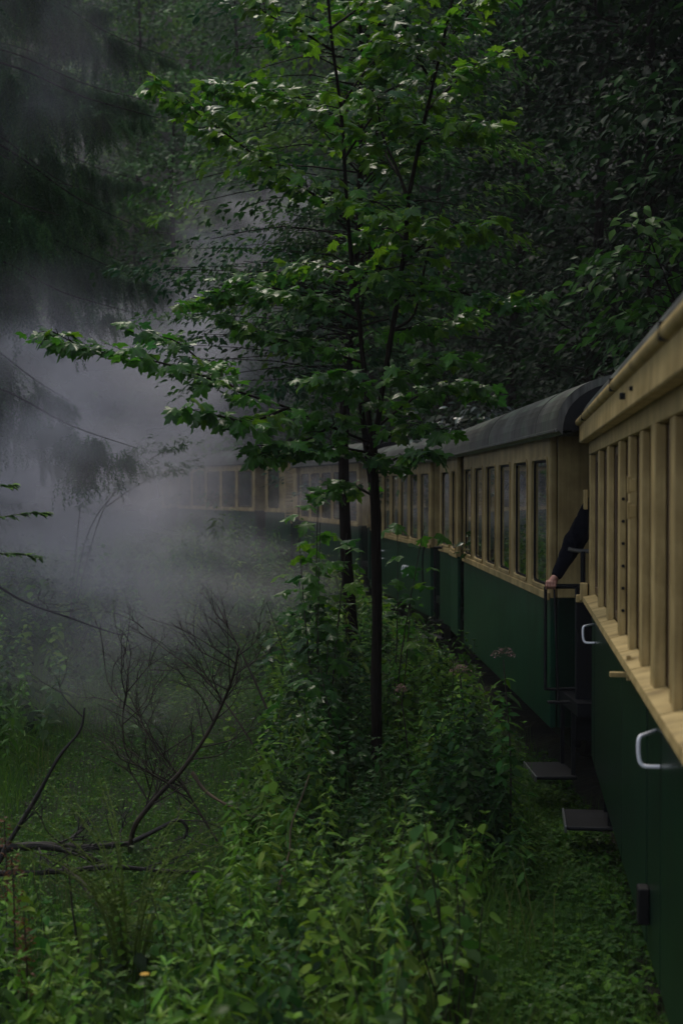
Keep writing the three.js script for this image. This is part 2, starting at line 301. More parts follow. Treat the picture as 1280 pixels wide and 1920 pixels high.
function coach(label, { X, d, slope, y = 0, n, pitch, ww, first = 0.12, near, far = 1.7, W = 2.1 }) {
  const o = thing('passenger_coach', label, 'train coach', V(X, y, -d), null, Math.atan2(1, slope));
  const Lm = 2 * first + n * pitch - (pitch - ww), xf = Lm + far, xn = -near.length;
  const holes = []; for (let i = 0; i < n; i++) holes.push([first + i * pitch, first + i * pitch + ww, WB, WT, 0.07]);
  const sides = [[0, Lm, holes]];
  const inFar = [Lm + 0.75, xf, [[Lm + 0.95, xf - 0.2, WB, WT, 0.12]]]; sides.push(inFar);
  if (near.kind === 'vestibule') sides.push([xn, -0.8, [[xn + near.a, -0.8 - near.b, WB, WT, 0.12]]]);
  for (const right of [false, true]) {
    const cream = [], green = [];
    for (const [a, b, hs] of sides) {
      const z = right ? W - 0.06 : 0;
      cream.push(board(a, b, SILL, EAVE, hs, z, 0.06, 0.014));
      green.push(box(a + 0.004, b - 0.004, SKIRT, SILL - 0.004, z + 0.006, z + 0.054, 0.006));
      if (!right) cream.push(box(a, b, SILL - 0.02, SILL + 0.045, -0.018, 0.0, 0.006));
    }
    part(right ? 'right_wall' : 'wall', cream, M.cream, o); part('lower_panel', green, M.green, o);
  }
  for (const [, , hs] of sides) for (const [a, b, e, f, r] of hs) { windowPart(o, a, b, e, f, 0.016, r); windowPart(o, a, b, e, f, W - 0.03, r); }
  // cross walls: the ends of the main body and of the vestibules, each with a doorway
  const cross = (x, dark) => {
    part('end_wall', turnX(board(0.066, W - 0.066, SILL, EAVE, [[W / 2 - 0.34, W / 2 + 0.34, SILL + 0.2, 2.75, 0.05]], 0, 0.05, 0.008), x), M.cream, o);
    part('end_panel', turnX(board(0.066, W - 0.066, SKIRT, SILL - 0.003, [], 0, 0.048, 0.006), x), M.greenDark, o);
  };
  cross(0.05); cross(Lm); cross(xf);
  if (near.kind === 'vestibule') cross(xn + 0.05);
  part('floor', box(xn + 0.02, xf - 0.02, FLOOR - 0.1, FLOOR, 0.07, W - 0.07), M.iron, o);
  part('ceiling', box(xn + 0.06, xf - 0.06, EAVE - 0.03, EAVE - 0.012, 0.07, W - 0.07), M.inside, o);
  const rf = part('roof', fixWinding(roofGeo(xn - 0.14, xf + 0.14, W, EAVE - 0.01, 0.46, 0.12)), M.roof, o);
  for (let x = xn + 0.9; x < xf; x += 3.1) part('roof_seam', fixWinding(roofGeo(x, x + 0.025, W, EAVE - 0.008, 0.462, 0.122, 0.03)), M.roof, rf);
  part('gutter', box(xn - 0.12, xf + 0.12, EAVE - 0.035, EAVE - 0.008, -0.135, -0.105, 0.008), M.roof, rf);
  for (const x of [xn - 0.13, xf + 0.09]) { const s = new THREE.Shape(), k = 26; for (let i = 0; i <= k; i++) { const a = Math.PI * (1 - i / k), c = Math.cos(a), q = Math.sin(a); const px = W / 2 + (W / 2 + 0.08) * Math.sign(c) * Math.abs(c) ** 0.62, py = EAVE - 0.02 + 0.44 * q ** 0.8; i ? s.lineTo(px, py) : s.moveTo(px, py); } const g = new THREE.ExtrudeGeometry(s, { depth: 0.04, bevelEnabled: false }); part('roof_end', metric(g.rotateY(-Math.PI / 2).translate(x + 0.04, 0, 0)), M.iron, rf); }
  const beams = [box(xn + 0.1, xf - 0.1, 0.6, FLOOR - 0.1, 0.35, 0.5), box(xn + 0.1, xf - 0.1, 0.6, FLOOR - 0.1, W - 0.5, W - 0.35), box(xn + 1.9, xn + 2.7, 0.45, 0.62, 0.3, W - 0.3, 0.03)];
  part('underframe', beams, M.iron, o);
  wheels(o, Lm, W, [1.1, Lm - 1.1]);
  stepPart(o, -0.72, -0.12, -0.22, 0.1, 0.36);
  return { o, Lm, xf, xn, W };
}
// the slatted wooden coach that the picture is taken from
{
  const X0 = 0.568 - 3 * 0.121, W = 2.15, q = Math.hypot(1, 0.121), lx = (d) => (d + 3) * q, XE = lx(10.74);
  const o = thing('wooden_coach', 'nearest coach with pale yellow wooden posts over a plain dark green side', 'train coach', V(X0, 0, 3), null, Math.atan2(1, 0.121));
  const edge = [10.74, 9.5, 8.55, 7.64, 6.97, 6.3, 5.63, 5.03, 4.38, 3.7, 3.05, 2.4, 1.75, 1.1, 0.45, -0.2, -0.9, -1.6, -2.9];
  // lower side: panels with open seams between them
  const seams = [10.72, 10.32, 7.72, 6.28, 5.67, 3.6, 1.6, -0.5, -2.95].map(lx);
  for (let i = 0; i + 1 < seams.length; i++) part('lower_panel', box(seams[i + 1] + (i === 4 ? 0.05 : 0.012), seams[i] - (i === 3 ? 0.05 : 0.012), 0.585, 1.752, 0.02, 0.06, 0.006), M.greenDark, o);
  part('backing', box(lx(-2.95), XE - 0.04, 0.6, 1.75, 0.062, 0.09), M.rubber, o);
  part('sill_lip', box(lx(-2.95), XE, 1.735, 1.765, -0.02, 0.075, 0.006), M.wood, o);
  for (let i = 0; i + 1 < edge.length; i++) {
    const x1 = lx(edge[i]) - (i ? 0 : 0.12), x0 = lx(edge[i + 1]);
    // sloping sill piece between two posts
    const s = new THREE.Shape(); s.moveTo(-0.055, 1.766); s.lineTo(0.037, 1.766); s.lineTo(0.037, 1.822); s.lineTo(-0.05, 1.80); s.closePath();
    const g = new THREE.ExtrudeGeometry(s, { depth: x1 - x0 - 0.014, bevelEnabled: false }); g.rotateY(-Math.PI / 2).translate(x1 - 0.007, 0, 0); g.scale(1, 1, 1);
    part('sill', metric(g), M.wood, o);
    const w = [0.10, 0.15, 0.09, 0.095, 0.085, 0.16, 0.085, 0.10][i % 8];
    const post = part('post', box(x0 - w / 2 * 0, x0 + w, 1.768, 2.862, i === 5 ? -0.012 : -0.002, 0.036, 0.006), M.wood, o);
    if (i === 2) for (const y of [1.95, 2.07, 2.19, 2.31, 2.43, 2.55]) { const c = new THREE.CylinderGeometry(0.009, 0.009, 0.008, 8); c.rotateZ(Math.PI / 2).translate(x0 - 0.003, y, 0.018); part('screw', metric(c), M.iron, post); }
    if (i % 2 === 0 && i < 8) part('slat', box(x0 + w + 0.1, x0 + w + 0.135, 1.80, 2.862, 0.006, 0.036, 0.004), M.wood, o);
    // the sash behind: inner frame and glass, some lowered
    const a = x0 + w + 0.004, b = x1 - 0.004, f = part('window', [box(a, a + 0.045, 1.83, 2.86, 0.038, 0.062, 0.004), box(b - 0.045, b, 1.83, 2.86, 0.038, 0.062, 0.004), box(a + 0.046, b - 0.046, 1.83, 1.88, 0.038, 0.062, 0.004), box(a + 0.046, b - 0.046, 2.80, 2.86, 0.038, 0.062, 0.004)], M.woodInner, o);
    part('pane', box(a + 0.04, b - 0.04, 1.87, 2.81, 0.048, 0.0485), M.glass, f);
  }
  part('post', box(XE - 0.115, XE, 1.768, 2.862, -0.002, 0.066, 0.008), M.wood, o);
  part('header', box(lx(-2.95), XE, 2.864, 3.08, -0.004, 0.07, 0.006), M.wood, o);
  for (const [a, b] of [[10.76, 5.2], [5.19, 1.4], [1.39, -2.9]]) part('fascia', box(lx(b), lx(a), 2.95, 3.09, -0.075, -0.006, 0.012), M.wood, o);
  part('roof_edge', [limb([V(lx(-2.95), 3.108, -0.075), V(XE + 0.06, 3.108, -0.075)], 0.030, 0.030, 14, 2)], M.wood, o);
  for (const d of [9.8, 6.9, 4.55]) part('joint', box(lx(d) - 0.0015, lx(d) + 0.0015, 3.076, 3.14, -0.107, -0.05), M.iron, o);
  part('roof', fixWinding(roofGeo(lx(-2.95), XE + 0.05, W, 3.10, 0.34, 0.06)), M.roof, o);
  part('hook', box(lx(6.3), lx(6.3) + 0.03, 3.0, 3.03, -0.1, -0.07, 0.004), M.iron, o); part('hook', box(lx(5.9), lx(5.9) + 0.02, 3.01, 3.03, -0.09, -0.07, 0.004), M.iron, o);
  // door hinges and latches in the same yellow paint
  for (const [d, y, h] of [[6.62, 1.765, 0.1], [6.62, 2.62, 0.06], [6.62, 2.50, 0.06]]) part('hinge', [box(lx(d) - 0.012, lx(d) + 0.04, y - h / 2, y + h / 2, -0.03, 0.0, 0.004), box(lx(d) - 0.008, lx(d) + 0.008, y - h / 2 - 0.008, y + h / 2 + 0.012, -0.042, -0.022, 0.004)], M.wood, o);
  part('latch', [box(lx(6.75), lx(6.75) + 0.035, 1.705, 1.73, -0.11, -0.02, 0.005)], M.wood, o);
  part('latch', [box(XE - 0.11, XE - 0.02, 1.765, 1.90, -0.07, -0.013, 0.01), box(XE - 0.08, XE - 0.03, 1.75, 1.81, -0.10, -0.05, 0.01)], M.wood, o);
  part('latch', [box(XE - 0.08, XE - 0.02, 2.45, 2.60, -0.045, -0.013, 0.008)], M.wood, o);
  part('hinge', box(lx(6.1), lx(6.1) + 0.09, 0.72, 0.88, -0.03, 0.02, 0.01), M.rubber, o);
  for (const d of [10.35, 5.72, 1.3]) {   // bent chrome grab handles on the doors
    const x = lx(d), h = part('handle', bar([V(x + 0.14, 1.605, 0.02), V(x + 0.03, 1.605, -0.038), V(x + 0.012, 1.602, -0.054), V(x + 0.004, 1.590, -0.061), V(x, 1.55, -0.063), V(x - 0.003, 1.505, -0.058), V(x - 0.005, 1.491, -0.050), V(x - 0.008, 1.485, -0.038), V(x - 0.015, 1.485, 0.02)], 0.0085, 10), M.white, o);
  }
  part('end_wall', turnX(board(0.07, W - 0.07, 1.0, 3.08, [[W / 2 - 0.35, W / 2 + 0.35, 1.9, 2.8, 0.04]], 0, 0.05, 0.008), XE - 0.002), M.wood, o); part('end_wall', turnX(board(0.07, W - 0.07, 1.0, 3.08, [], 0, 0.05, 0.008), lx(-2.9)), M.wood, o);
  part('end_panel', turnX(board(0.07, W - 0.07, 0.6, 0.997, [], 0, 0.05, 0.006), XE - 0.002), M.greenDark, o);
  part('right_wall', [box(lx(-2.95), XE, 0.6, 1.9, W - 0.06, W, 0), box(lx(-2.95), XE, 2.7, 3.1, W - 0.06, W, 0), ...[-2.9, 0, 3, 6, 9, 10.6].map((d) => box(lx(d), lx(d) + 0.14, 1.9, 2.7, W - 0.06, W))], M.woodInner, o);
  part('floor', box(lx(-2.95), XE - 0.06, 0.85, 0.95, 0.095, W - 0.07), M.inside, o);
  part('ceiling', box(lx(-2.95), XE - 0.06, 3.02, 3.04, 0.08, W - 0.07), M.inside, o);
  part('underframe', [box(lx(-2.9), XE - 0.1, 0.55, 0.84, 0.4, 0.55), box(lx(-2.9), XE - 0.1, 0.55, 0.84, W - 0.55, W - 0.4)], M.iron, o);
  wheels(o, 0, W, [lx(9.0), lx(0.5)]);
  stepPart(o, XE - 1.05, XE - 0.5, -0.2, 0.12, 0.29);
}
const c2 = coach('second coach with six tall windows and a grey arched roof beside the leaning arm', { X: 1.726, d: 11.8, slope: -0.024, n: 6, pitch: 1.1, ww: 0.79, near: { kind: 'platform', length: 0.88 } });
{ // its open end platform: gate, rails and grab bars
  const o = c2.o, gx = -0.60;
  part('gate', [bar([V(gx, 1.838, -0.14), V(gx, 1.838, 0.62)], 0.02), bar([V(gx, 1.02, -0.135), V(gx, 1.10, -0.135), V(gx, 1.835, -0.135)], 0.013), box(gx - 0.03, gx + 0.03, 0.62, 1.835, 0.10, 0.28, 0.01), bar([V(gx, 1.03, -0.135), V(gx, 1.025, -0.09), V(gx, 1.03, 0.1)], 0.012)], M.iron, o);  // the wide black upright is added for the darkness between the two coaches
  part('gate_bar', [bar([V(gx - 0.02, 0.93, -0.035), V(gx - 0.02, 1.835, -0.07)], 0.0085), box(gx - 0.05, gx + 0.02, 0.915, 0.935, -0.12, 0.06, 0.006)], M.plate, o);
  const h = part('railing', [bar([V(gx - 0.05, 2.135, 0.035), V(gx - 0.05, 2.122, 0.09), V(gx - 0.05, 2.118, 0.7)], 0.016)], M.steel, o);
  part('rail_post', [bar([V(gx - 0.05, 1.84, 0.15), V(gx - 0.05, 2.115, 0.15)], 0.02), bar([V(gx - 0.05, 0.95, 0.6), V(gx - 0.05, 2.115, 0.6)], 0.02)], M.iron, h);
  part('corner_post', box(-0.86, -0.80, FLOOR, EAVE - 0.04, c2.W - 0.1, c2.W - 0.04, 0.01), M.iron, o);
}
const vest = (x) => ({ kind: 'vestibule', ...x });
const c3 = coach('third coach, half hidden by the thin maple trunks, with narrow windows in pale mist', { X: 1.38, d: 22.15, slope: -0.112, n: 6, pitch: 1.05, ww: 0.80, near: vest({ length: 1.78, a: 0.16, b: 0.16 }), far: 0.9 });
{
  const o = c3.o;
  part('grab_rail', bar([V(0.12, 1.71, 0.02), V(0.12, 1.71, -0.06), V(0.12, 1.66, -0.085), V(0.12, 1.12, -0.085), V(0.12, 1.08, -0.06), V(0.12, 1.08, 0.02)], 0.014), M.iron, o);
  part('gate', [bar([V(-1.1, 1.74, -0.14), V(-1.1, 1.74, 0.5)], 0.02), bar([V(-1.1, 0.66, -0.12), V(-1.1, 1.74, -0.12)], 0.017), box(-1.13, -1.07, 0.65, 0.67, -0.2, 0.0, 0.005)], M.iron, o);
  part('grab_rail', bar([V(-1.84, 1.6, 0.05), V(-1.84, 2.05, 0.02), V(-1.84, 2.16, 0.05), V(-1.84, 2.2, 0.12), V(-1.84, 2.16, 0.19), V(-1.84, 1.7, 0.22)], 0.022), M.iron, o);
  for (const [x, y] of [[2.4, 1.28], [2.2, 1.28], [5.2, 1.42]]) part('handle', bar([V(x, y, 0.02), V(x, y, -0.06), V(x, y - 0.14, -0.06), V(x, y - 0.14, 0.02)], 0.011), M.white, o);
}
const c4 = coach('fourth coach in the mist between the pale far coach and the maple trunks', { X: 0.36, d: 30.0, slope: -0.222, y: 0.14, n: 5, pitch: 1.3, ww: 1.06, first: 0.15, near: vest({ length: 0.9, a: 0.02, b: -0.02 }), far: 0.55 });
const c5 = coach('farthest coach seen almost broadside, fading into white steam', { X: -2.47, d: 40.55, slope: -0.46, y: 0.3, n: 5, pitch: 1.36, ww: 1.16, first: 0.2, near: vest({ length: 2.95, a: 1.1, b: 0.22 }), far: 1.7 });
{ // white-stepped ladder at the end of the far coach
  const o = c5.o, x = -2.98, st = [box(x - 0.03, x, 1.55, 3.0, -0.30, -0.28), box(x - 0.03, x, 1.55, 3.0, -0.06, -0.04)], rung = [];
  for (let y = 1.62; y < 2.98; y += 0.09) rung.push(box(x - 0.05, x + 0.02, y, y + 0.035, -0.28, -0.06));
  const l = part('ladder', st, M.cream, o); for (const g of rung) part('rung', g, M.cream, l);
}

// ---------- the passenger on the platform of the second coach ----------
function flesh(bones, cell, k = 0.03) {       // joints [x, y, z, r] joined two by two; a smooth skin round the tapered bones
  const lo = V(1e9, 1e9, 1e9), hi = V(-1e9, -1e9, -1e9);
  for (const b of bones) for (const j of b) { lo.min(V(j[0] - j[3], j[1] - j[3], j[2] - j[3])); hi.max(V(j[0] + j[3], j[1] + j[3], j[2] + j[3])); }
  const mid = lo.clone().add(hi).multiplyScalar(0.5), half = Math.max(hi.x - lo.x, hi.y - lo.y, hi.z - lo.z) / 2 + 4 * cell, n = Math.ceil(2 * half / cell);
  const mc = new MarchingCubes(n, M.rubber, false, false, 90000); mc.isolation = 0;
  const bb = bones.map(([a, b]) => ({ a: V(...a), ra: a[3], rb: b[3], ab: V(b[0] - a[0], b[1] - a[1], b[2] - a[2]) }));
  const p = V(0, 0, 0);
  for (let z = 0; z < n; z++) for (let y = 0; y < n; y++) for (let x = 0; x < n; x++) {
    p.set((x - n / 2) / (n / 2) * half + mid.x, (y - n / 2) / (n / 2) * half + mid.y, (z - n / 2) / (n / 2) * half + mid.z);
    let f = 1e3;
    for (const { a, ra, rb, ab } of bb) {
      const qx = p.x - a.x, qy = p.y - a.y, qz = p.z - a.z, t = clamp((qx * ab.x + qy * ab.y + qz * ab.z) / (ab.lengthSq() || 1), 0, 1);
      const d = Math.hypot(qx - ab.x * t, qy - ab.y * t, qz - ab.z * t) - lerp(ra, rb, t), h = clamp(0.5 + 0.5 * (d - f) / k, 0, 1);
      f = lerp(d, f, h) - k * h * (1 - h);
    }
    mc.field[x + y * n + z * n * n] = -f;
  }
  mc.update();
  const g = new THREE.BufferGeometry(), m = mc.count;
  g.setAttribute('position', new THREE.BufferAttribute(mc.positionArray.slice(0, m * 3), 3)); g.setAttribute('normal', new THREE.BufferAttribute(mc.normalArray.slice(0, m * 3), 3));
  g.setAttribute('uv', new THREE.BufferAttribute(new Float32Array(m * 2), 2));
  g.scale(half, half, half).translate(mid.x, mid.y, mid.z); return g;
}
{
  // axes: x to the right of the picture, y up from the platform floor, z towards the camera; feet on the floor at the origin
  const base = V(2.22, FLOOR, -11.42), o = thing('person', 'person in a dark navy jumper reaching one arm down to the gate rail', 'person', base);
  const skin = std({ color: C(0.46, 0.22, 0.16), roughness: 0.5 }), cloth = phys({ specularIntensity: 0.1, color: C(0.0045, 0.0055, 0.010), roughness: 0.95, bumpMap: T.paintBump, bumpScale: 0.002 }), jeans = std({ color: C(0.015, 0.02, 0.035), roughness: 0.85 });
  const folded = (g) => { const p = g.attributes.position, n = g.attributes.normal; for (let i = 0; i < p.count; i++) { const x = p.getX(i), y = p.getY(i), z = p.getZ(i), k = 0.010 * (fbm(x * 9 + y * 16, y * 9 - x * 14, z * 12, 3)) - 0.006 * Math.max(0, N3(x * 30, (y + x) * 26, z * 20)); p.setXYZ(i, x + n.getX(i) * k, y + n.getY(i) * k, z + n.getZ(i) * k); } g.computeVertexNormals(); return g; };
  const hair = std({ color: C(0.02, 0.014, 0.01), roughness: 0.6 });
  const S = [-0.19, 1.50, 0.03], E = [-0.38, 1.235, 0.16], W = [-0.525, 0.975, 0.215], H = [-0.565, 0.918, 0.222];
  const hand = [[[...W, 0.030], [...H, 0.036]], [[W[0] - 0.02, W[1] - 0.02, W[2] + 0.02, 0.026], [-0.585, 0.905, 0.25, 0.022]], [[W[0], W[1], W[2] - 0.02, 0.026], [-0.56, 0.905, 0.19, 0.022]]];
  const fing = [];
  for (let i = 0; i < 4; i++) { // four fingers close over the rail, which runs along x at y 0.888, z 0.22
    const x = -0.613 + i * 0.0215, r = 0.0095 - (i === 0 ? 0.001 : 0), l = [0.9, 1.05, 1.08, 1][i];
    const k0 = [x + 0.012, 0.928, 0.232, r + 0.002], k1 = [x + 0.004, 0.921 , 0.262 * l + 0.232 * (1 - l), r + 0.001], k2 = [x, 0.893, 0.268, r], k3 = [x, 0.872, 0.252, r - 0.0015];
    fing.push([k0, k1], [k1, k2], [k2, k3]);
  }
  fing.push([[-0.545, 0.92, 0.21, 0.013], [-0.535, 0.895, 0.187, 0.012]], [[-0.535, 0.895, 0.187, 0.012], [-0.552, 0.872, 0.192, 0.010]]);
  const head = [[[-0.02, 1.50, 0.0, 0.058], [-0.03, 1.60, 0.02, 0.06]], [[-0.03, 1.66, 0.02, 0.085], [-0.03, 1.73, 0.0, 0.098]], [[-0.04, 1.62, 0.06, 0.045], [-0.035, 1.66, 0.05, 0.06]], [[-0.045, 1.665, 0.105, 0.012], [-0.043, 1.69, 0.098, 0.009]], [[-0.115, 1.67, 0.0, 0.012], [-0.118, 1.70, 0.0, 0.014]], [[0.055, 1.67, 0.0, 0.012], [0.058, 1.70, 0.0, 0.014]]];
  const body = part('body', [flesh([...hand, ...fing], 0.0032, 0.008), flesh(head, 0.006, 0.02)], skin, o);
  part('hair', flesh([[[-0.03, 1.74, -0.02, 0.1], [-0.03, 1.70, -0.04, 0.09]]], 0.008), hair, o);
  for (const x of [-0.075, -0.012]) { const s = new THREE.SphereGeometry(0.012, 10, 8); s.translate(x, 1.70, 0.083); part('eye', s, M.white, o); }
  part('jumper', folded(flesh([
    [[-0.02, 1.42, 0, 0.12], [0.0, 1.0, 0, 0.135]], [[-0.17, 1.44, 0.0, 0.085], [0.15, 1.44, 0, 0.085]], [[-0.1, 1.2, 0, 0.12], [0.1, 1.2, 0, 0.12]],
    [[...S, 0.104], [...E, 0.080]], [[...E, 0.080], [W[0] + 0.012, W[1] + 0.022, W[2] - 0.004, 0.047]],
    [[0.19, 1.43, 0, 0.07], [0.27, 1.15, 0.02, 0.052]], [[0.27, 1.15, 0.02, 0.052], [0.24, 0.92, 0.12, 0.042]]], 0.016, 0.035)), cloth, o);
  part('cuff', [flesh([[[W[0] + 0.02, W[1] + 0.035, W[2] - 0.006, 0.046], [W[0] + 0.006, W[1] + 0.01, W[2] - 0.001, 0.045]]], 0.006)], cloth, o);
  part('trousers', flesh([[[-0.07, 0.98, 0, 0.125], [0.07, 0.98, 0, 0.125]], [[-0.1, 0.9, 0, 0.1], [-0.11, 0.48, 0.02, 0.068]], [[-0.11, 0.48, 0.02, 0.068], [-0.11, 0.1, 0, 0.055]], [[0.1, 0.9, 0, 0.1], [0.11, 0.48, 0.02, 0.068]], [[0.11, 0.48, 0.02, 0.068], [0.11, 0.1, 0, 0.055]]], 0.018, 0.04), jeans, o);
  for (const x of [-0.11, 0.11]) part('shoe', box(x - 0.05, x + 0.05, 0, 0.09, -0.09, 0.18, 0.035), M.rubber, o);
}
// where the steam hangs: [px, py, distance, width, height, turn, density, tilt]
const STEAM = [
  [180, 800, 24, 6.5, 5.0, 0.1, 1.0], [330, 690, 29, 5.5, 4.8, -0.2, 1.0], [170, 920, 31, 6.6, 4.6, 0.25, 1.0], [120, 1000, 26, 7.5, 3.4, -0.1, 1.0],
  [330, 780, 46, 9.0, 7.5, 0.2, 1.0], [200, 720, 36, 9.0, 5.5, -0.25, 1.0], [60, 850, 34, 9.0, 7.0, 0.15, 1.0], [420, 840, 48, 9, 6, 0.1, 1.0],
  [240, 1010, 28, 6.5, 2.8, 0.1, 1.0], [500, 430, 40, 7.0, 4.6, 0.1, 1.0], [440, 530, 39, 6.0, 5.0, -0.1, 1.0], [360, 640, 26, 1.8, 2.4, 0.2, 1.0], [230, 640, 45, 10.0, 5.0, 0, 1.0], [90, 250, 40, 7.0, 7.5, 0.2, 0.4],
  [80, 90, 19, 3.4, 4.0, -0.2, 0.35], [540, 700, 46, 6.0, 5.0, 0, 0.9], [190, 880, 21, 4.4, 3.8, 0.2, 1.0], [80, 740, 17.5, 4.4, 4.0, 0.1, 1.0],
  [120, 940, 18.5, 5.0, 3.0, 0.1, 1.0], [240, 1060, 22, 5.6, 1.8, -0.1, 0.8], [30, 860, 16, 3.0, 3.2, -0.1, 0.8], [350, 650, 25, 2.6, 3.6, 0.1, 1.0],
  [200, 840, 27, 7.0, 4.6, -0.15, 1.0], [90, 780, 28, 7.0, 4.6, 0.2, 1.0], [250, 800, 32, 7.0, 5.2, 0.1, 1.0], [160, 930, 29, 8.0, 3.6, 0.15, 1.0], [220, 930, 33, 5.4, 4.0, -0.1, 1.0],
  [430, 680, 47, 6.0, 6.0, 0.1, 1.0], [60, 640, 31, 6.0, 3.6, 0.1, 0.8], [370, 670, 27, 2.2, 2.8, -0.1, 1.0], [540, 390, 42, 5.0, 2.8, 0.1, 0.8], [160, 1060, 21, 5.0, 2.0, 0.1, 0.8],
  [350, 1010, 36, 5.5, 2.2, 0.1, 0.7], [220, 1110, 16, 6, 2.4, 0.1, 0.6], [130, 1180, 13.5, 4.8, 1.9, -0.1, 0.5], [280, 1260, 11.6, 3.8, 1.7, 0.1, 0.2], [330, 1090, 20, 6.0, 2.4, 0.15, 0.85],
  [430, 950, 34, 4.2, 2.2, 0.1, 0.3], [600, 930, 28, 3.6, 2.0, 0.1, 0.75],
];
// ---------- trees, plants ----------
const DARK = C(0.018, 0.064, 0.012), MID = C(0.036, 0.118, 0.015), FRESH = C(0.095, 0.21, 0.016), BLUE = C(0.018, 0.068, 0.026), GLOOM = C(0.005, 0.017, 0.005), GLOOM2 = C(0.008, 0.026, 0.008), YELLOW = C(0.13, 0.21, 0.022);  // GLOOM tones hold the shade under the trees as leaf colour
const upish = (t) => V(rr(-t, t), 1, rr(-t, t)), around = () => { const a = rr(0, 6.283); return V(Math.cos(a), 0, Math.sin(a)); };
const TONES = [C(0.08, 0.26, 0.024), C(0.055, 0.18, 0.03), C(0.20, 0.40, 0.022), C(0.12, 0.33, 0.03), C(0.06, 0.20, 0.05)];
const tones = (mat) => TONES.map((c) => { const m = mat.clone(); m.color = c; return m; });

// --- the maple in front: its limbs as they fork, d is how far each bend stands from the camera
{
  const D = 11.2, base = onLand(0.28, D), p = (x, y, dd = 0) => at(x, y, D + dd);
  const o = thing('maple_tree', 'slender young maple with a forked dark trunk and large lobed leaves', 'tree', base);
  const wood = [
    [[base.clone().add(V(0, -0.1, 0)), p(706, 1300), p(705, 1000), p(699, 840)], 0.045, 0.035, 'trunk', 12],
    [[p(699, 850), p(684, 720, .1), p(672, 590, .15), p(657, 470, .1), p(648, 350, .05), p(640, 220), p(622, 80, -.1), p(610, -60, -.15)], 0.023, 0.010, 'limb', 9],
    [[p(699, 850), p(716, 735, -.1), p(741, 580, -.15), p(760, 450, -.1), p(764, 372, -.1)], 0.024, 0.017, 'limb', 9],
    [[p(764, 375, -.1), p(790, 250, -.1), p(818, 130, -.2), p(852, -20, -.3)], 0.018, 0.010, 'limb', 8],
    [[p(764, 375, -.1), p(744, 320, .1), p(715, 250, .3), p(700, 120, .5)], 0.016, 0.006, 'limb', 6],
    [[p(735, 620, -.1), p(775, 590, .2), p(800, 480, .4), p(830, 380, .6)], 0.014, 0.006, 'limb', 6],
  ];
  for (const [pts, a, b, n, rad] of wood) part(n, off(limb(pts, a, b, rad, pts.length * 6, 0.25), base), M.barkDark, o);
  // leafy branches: [path, spread of its side twigs, leaves per metre]
  const br = [
    [[p(650, 415, .1), p(585, 365), p(520, 325, -.1), p(440, 265, -.2), p(370, 215, -.3), p(310, 175, -.3)], .42, 1],
    [[p(640, 240), p(570, 200, .2), p(480, 170, .3), p(400, 165, .4)], .4, 1],
    [[p(625, 100), p(560, 60, -.2), p(500, 30, -.3), p(470, 0, -.4)], .45, 1],
    [[p(618, 60), p(680, 10, .2), p(720, -60, .3)], .5, 1],
    [[p(645, 300), p(700, 220, -.4), p(740, 180, -.7)], .45, .9],
    [[p(640, 200), p(690, 130, .3), p(740, 80, .5)], .45, .9],
    [[p(800, 210, -.1), p(850, 160, .2), p(910, 120, .4)], .4, 1],
    [[p(785, 270), p(840, 240, -.3), p(910, 230, -.5)], .4, 1],
    [[p(830, 90), p(870, 40, -.3), p(900, -10, -.4)], .4, 1],
    [[p(810, 160), p(770, 90, -.4), p(750, 20, -.6)], .45, 1],
    [[p(745, 330, .1), p(720, 280, .5), p(720, 180, .9)], .5, 1],
    [[p(662, 520, .1), p(600, 500, .4), p(540, 515, .7), p(490, 520, .9)], .35, .8],
    [[p(672, 600, .1), p(580, 560, .3), p(500, 540, .5), p(430, 545, .6), p(385, 560, .7)], .4, 1],
    [[p(678, 680, .1), p(580, 650, .4), p(500, 630, .5), p(430, 600, .6)], .36, 1],
    [[p(692, 830), p(620, 800, -.2), p(540, 765, -.4), p(450, 735, -.5), p(380, 705, -.6), p(300, 680, -.7), p(220, 665, -.8), p(165, 655, -.8), p(130, 638, -.85), p(100, 622, -.9)], .45, .62],
    [[p(540, 765, -.4), p(470, 790, -.6), p(410, 780, -.8), p(345, 765, -.9)], .36, .75],
    [[p(450, 735, -.5), p(390, 690, -.3), p(330, 640, -.3), p(270, 628, -.3)], .34, .7],
    [[p(620, 800, -.2), p(560, 830, -.5), p(500, 835, -.6)], .34, .75],
    [[p(745, 560, -.15), p(830, 545, -.4), p(910, 560, -.5), p(990, 562, -.6)], .3, .9],
    [[p(735, 620, -.1), p(810, 610, .2), p(880, 590, .3)], .35, .9],
    [[p(720, 720, -.1), p(790, 690, -.3), p(850, 670, -.5)], .35, .9],
    [[p(708, 800), p(780, 745, .2), p(850, 725, .4), p(905, 735, .5)], .28, 1],
    [[p(752, 500), p(820, 440, -.4), p(900, 420, -.6)], .38, .9],
    [[p(650, 400), p(700, 380, -.5), p(740, 400, -.8)], .4, .8],
    [[p(760, 450), p(720, 430, .4), p(690, 470, .7)], .4, .8],
    [[p(668, 560), p(720, 520, -.4), p(760, 530, -.6)], .35, .8],
    [[p(690, 760), p(640, 720, -.4), p(600, 700, -.6)], .3, .9],
    [[p(697, 850), p(620, 838, -.3), p(550, 842, -.5), p(490, 850, -.6)], .26, .9],
    [[p(704, 835), p(770, 800, -.2), p(830, 805, -.3)], .26, .8],
    [[p(702, 930), p(650, 910, .2), p(600, 930, .3)], .2, .8],
    [[p(704, 880), p(770, 850, -.4), p(810, 850, -.5)], .12, .9],
  ];
  const list = [], twigs = [];
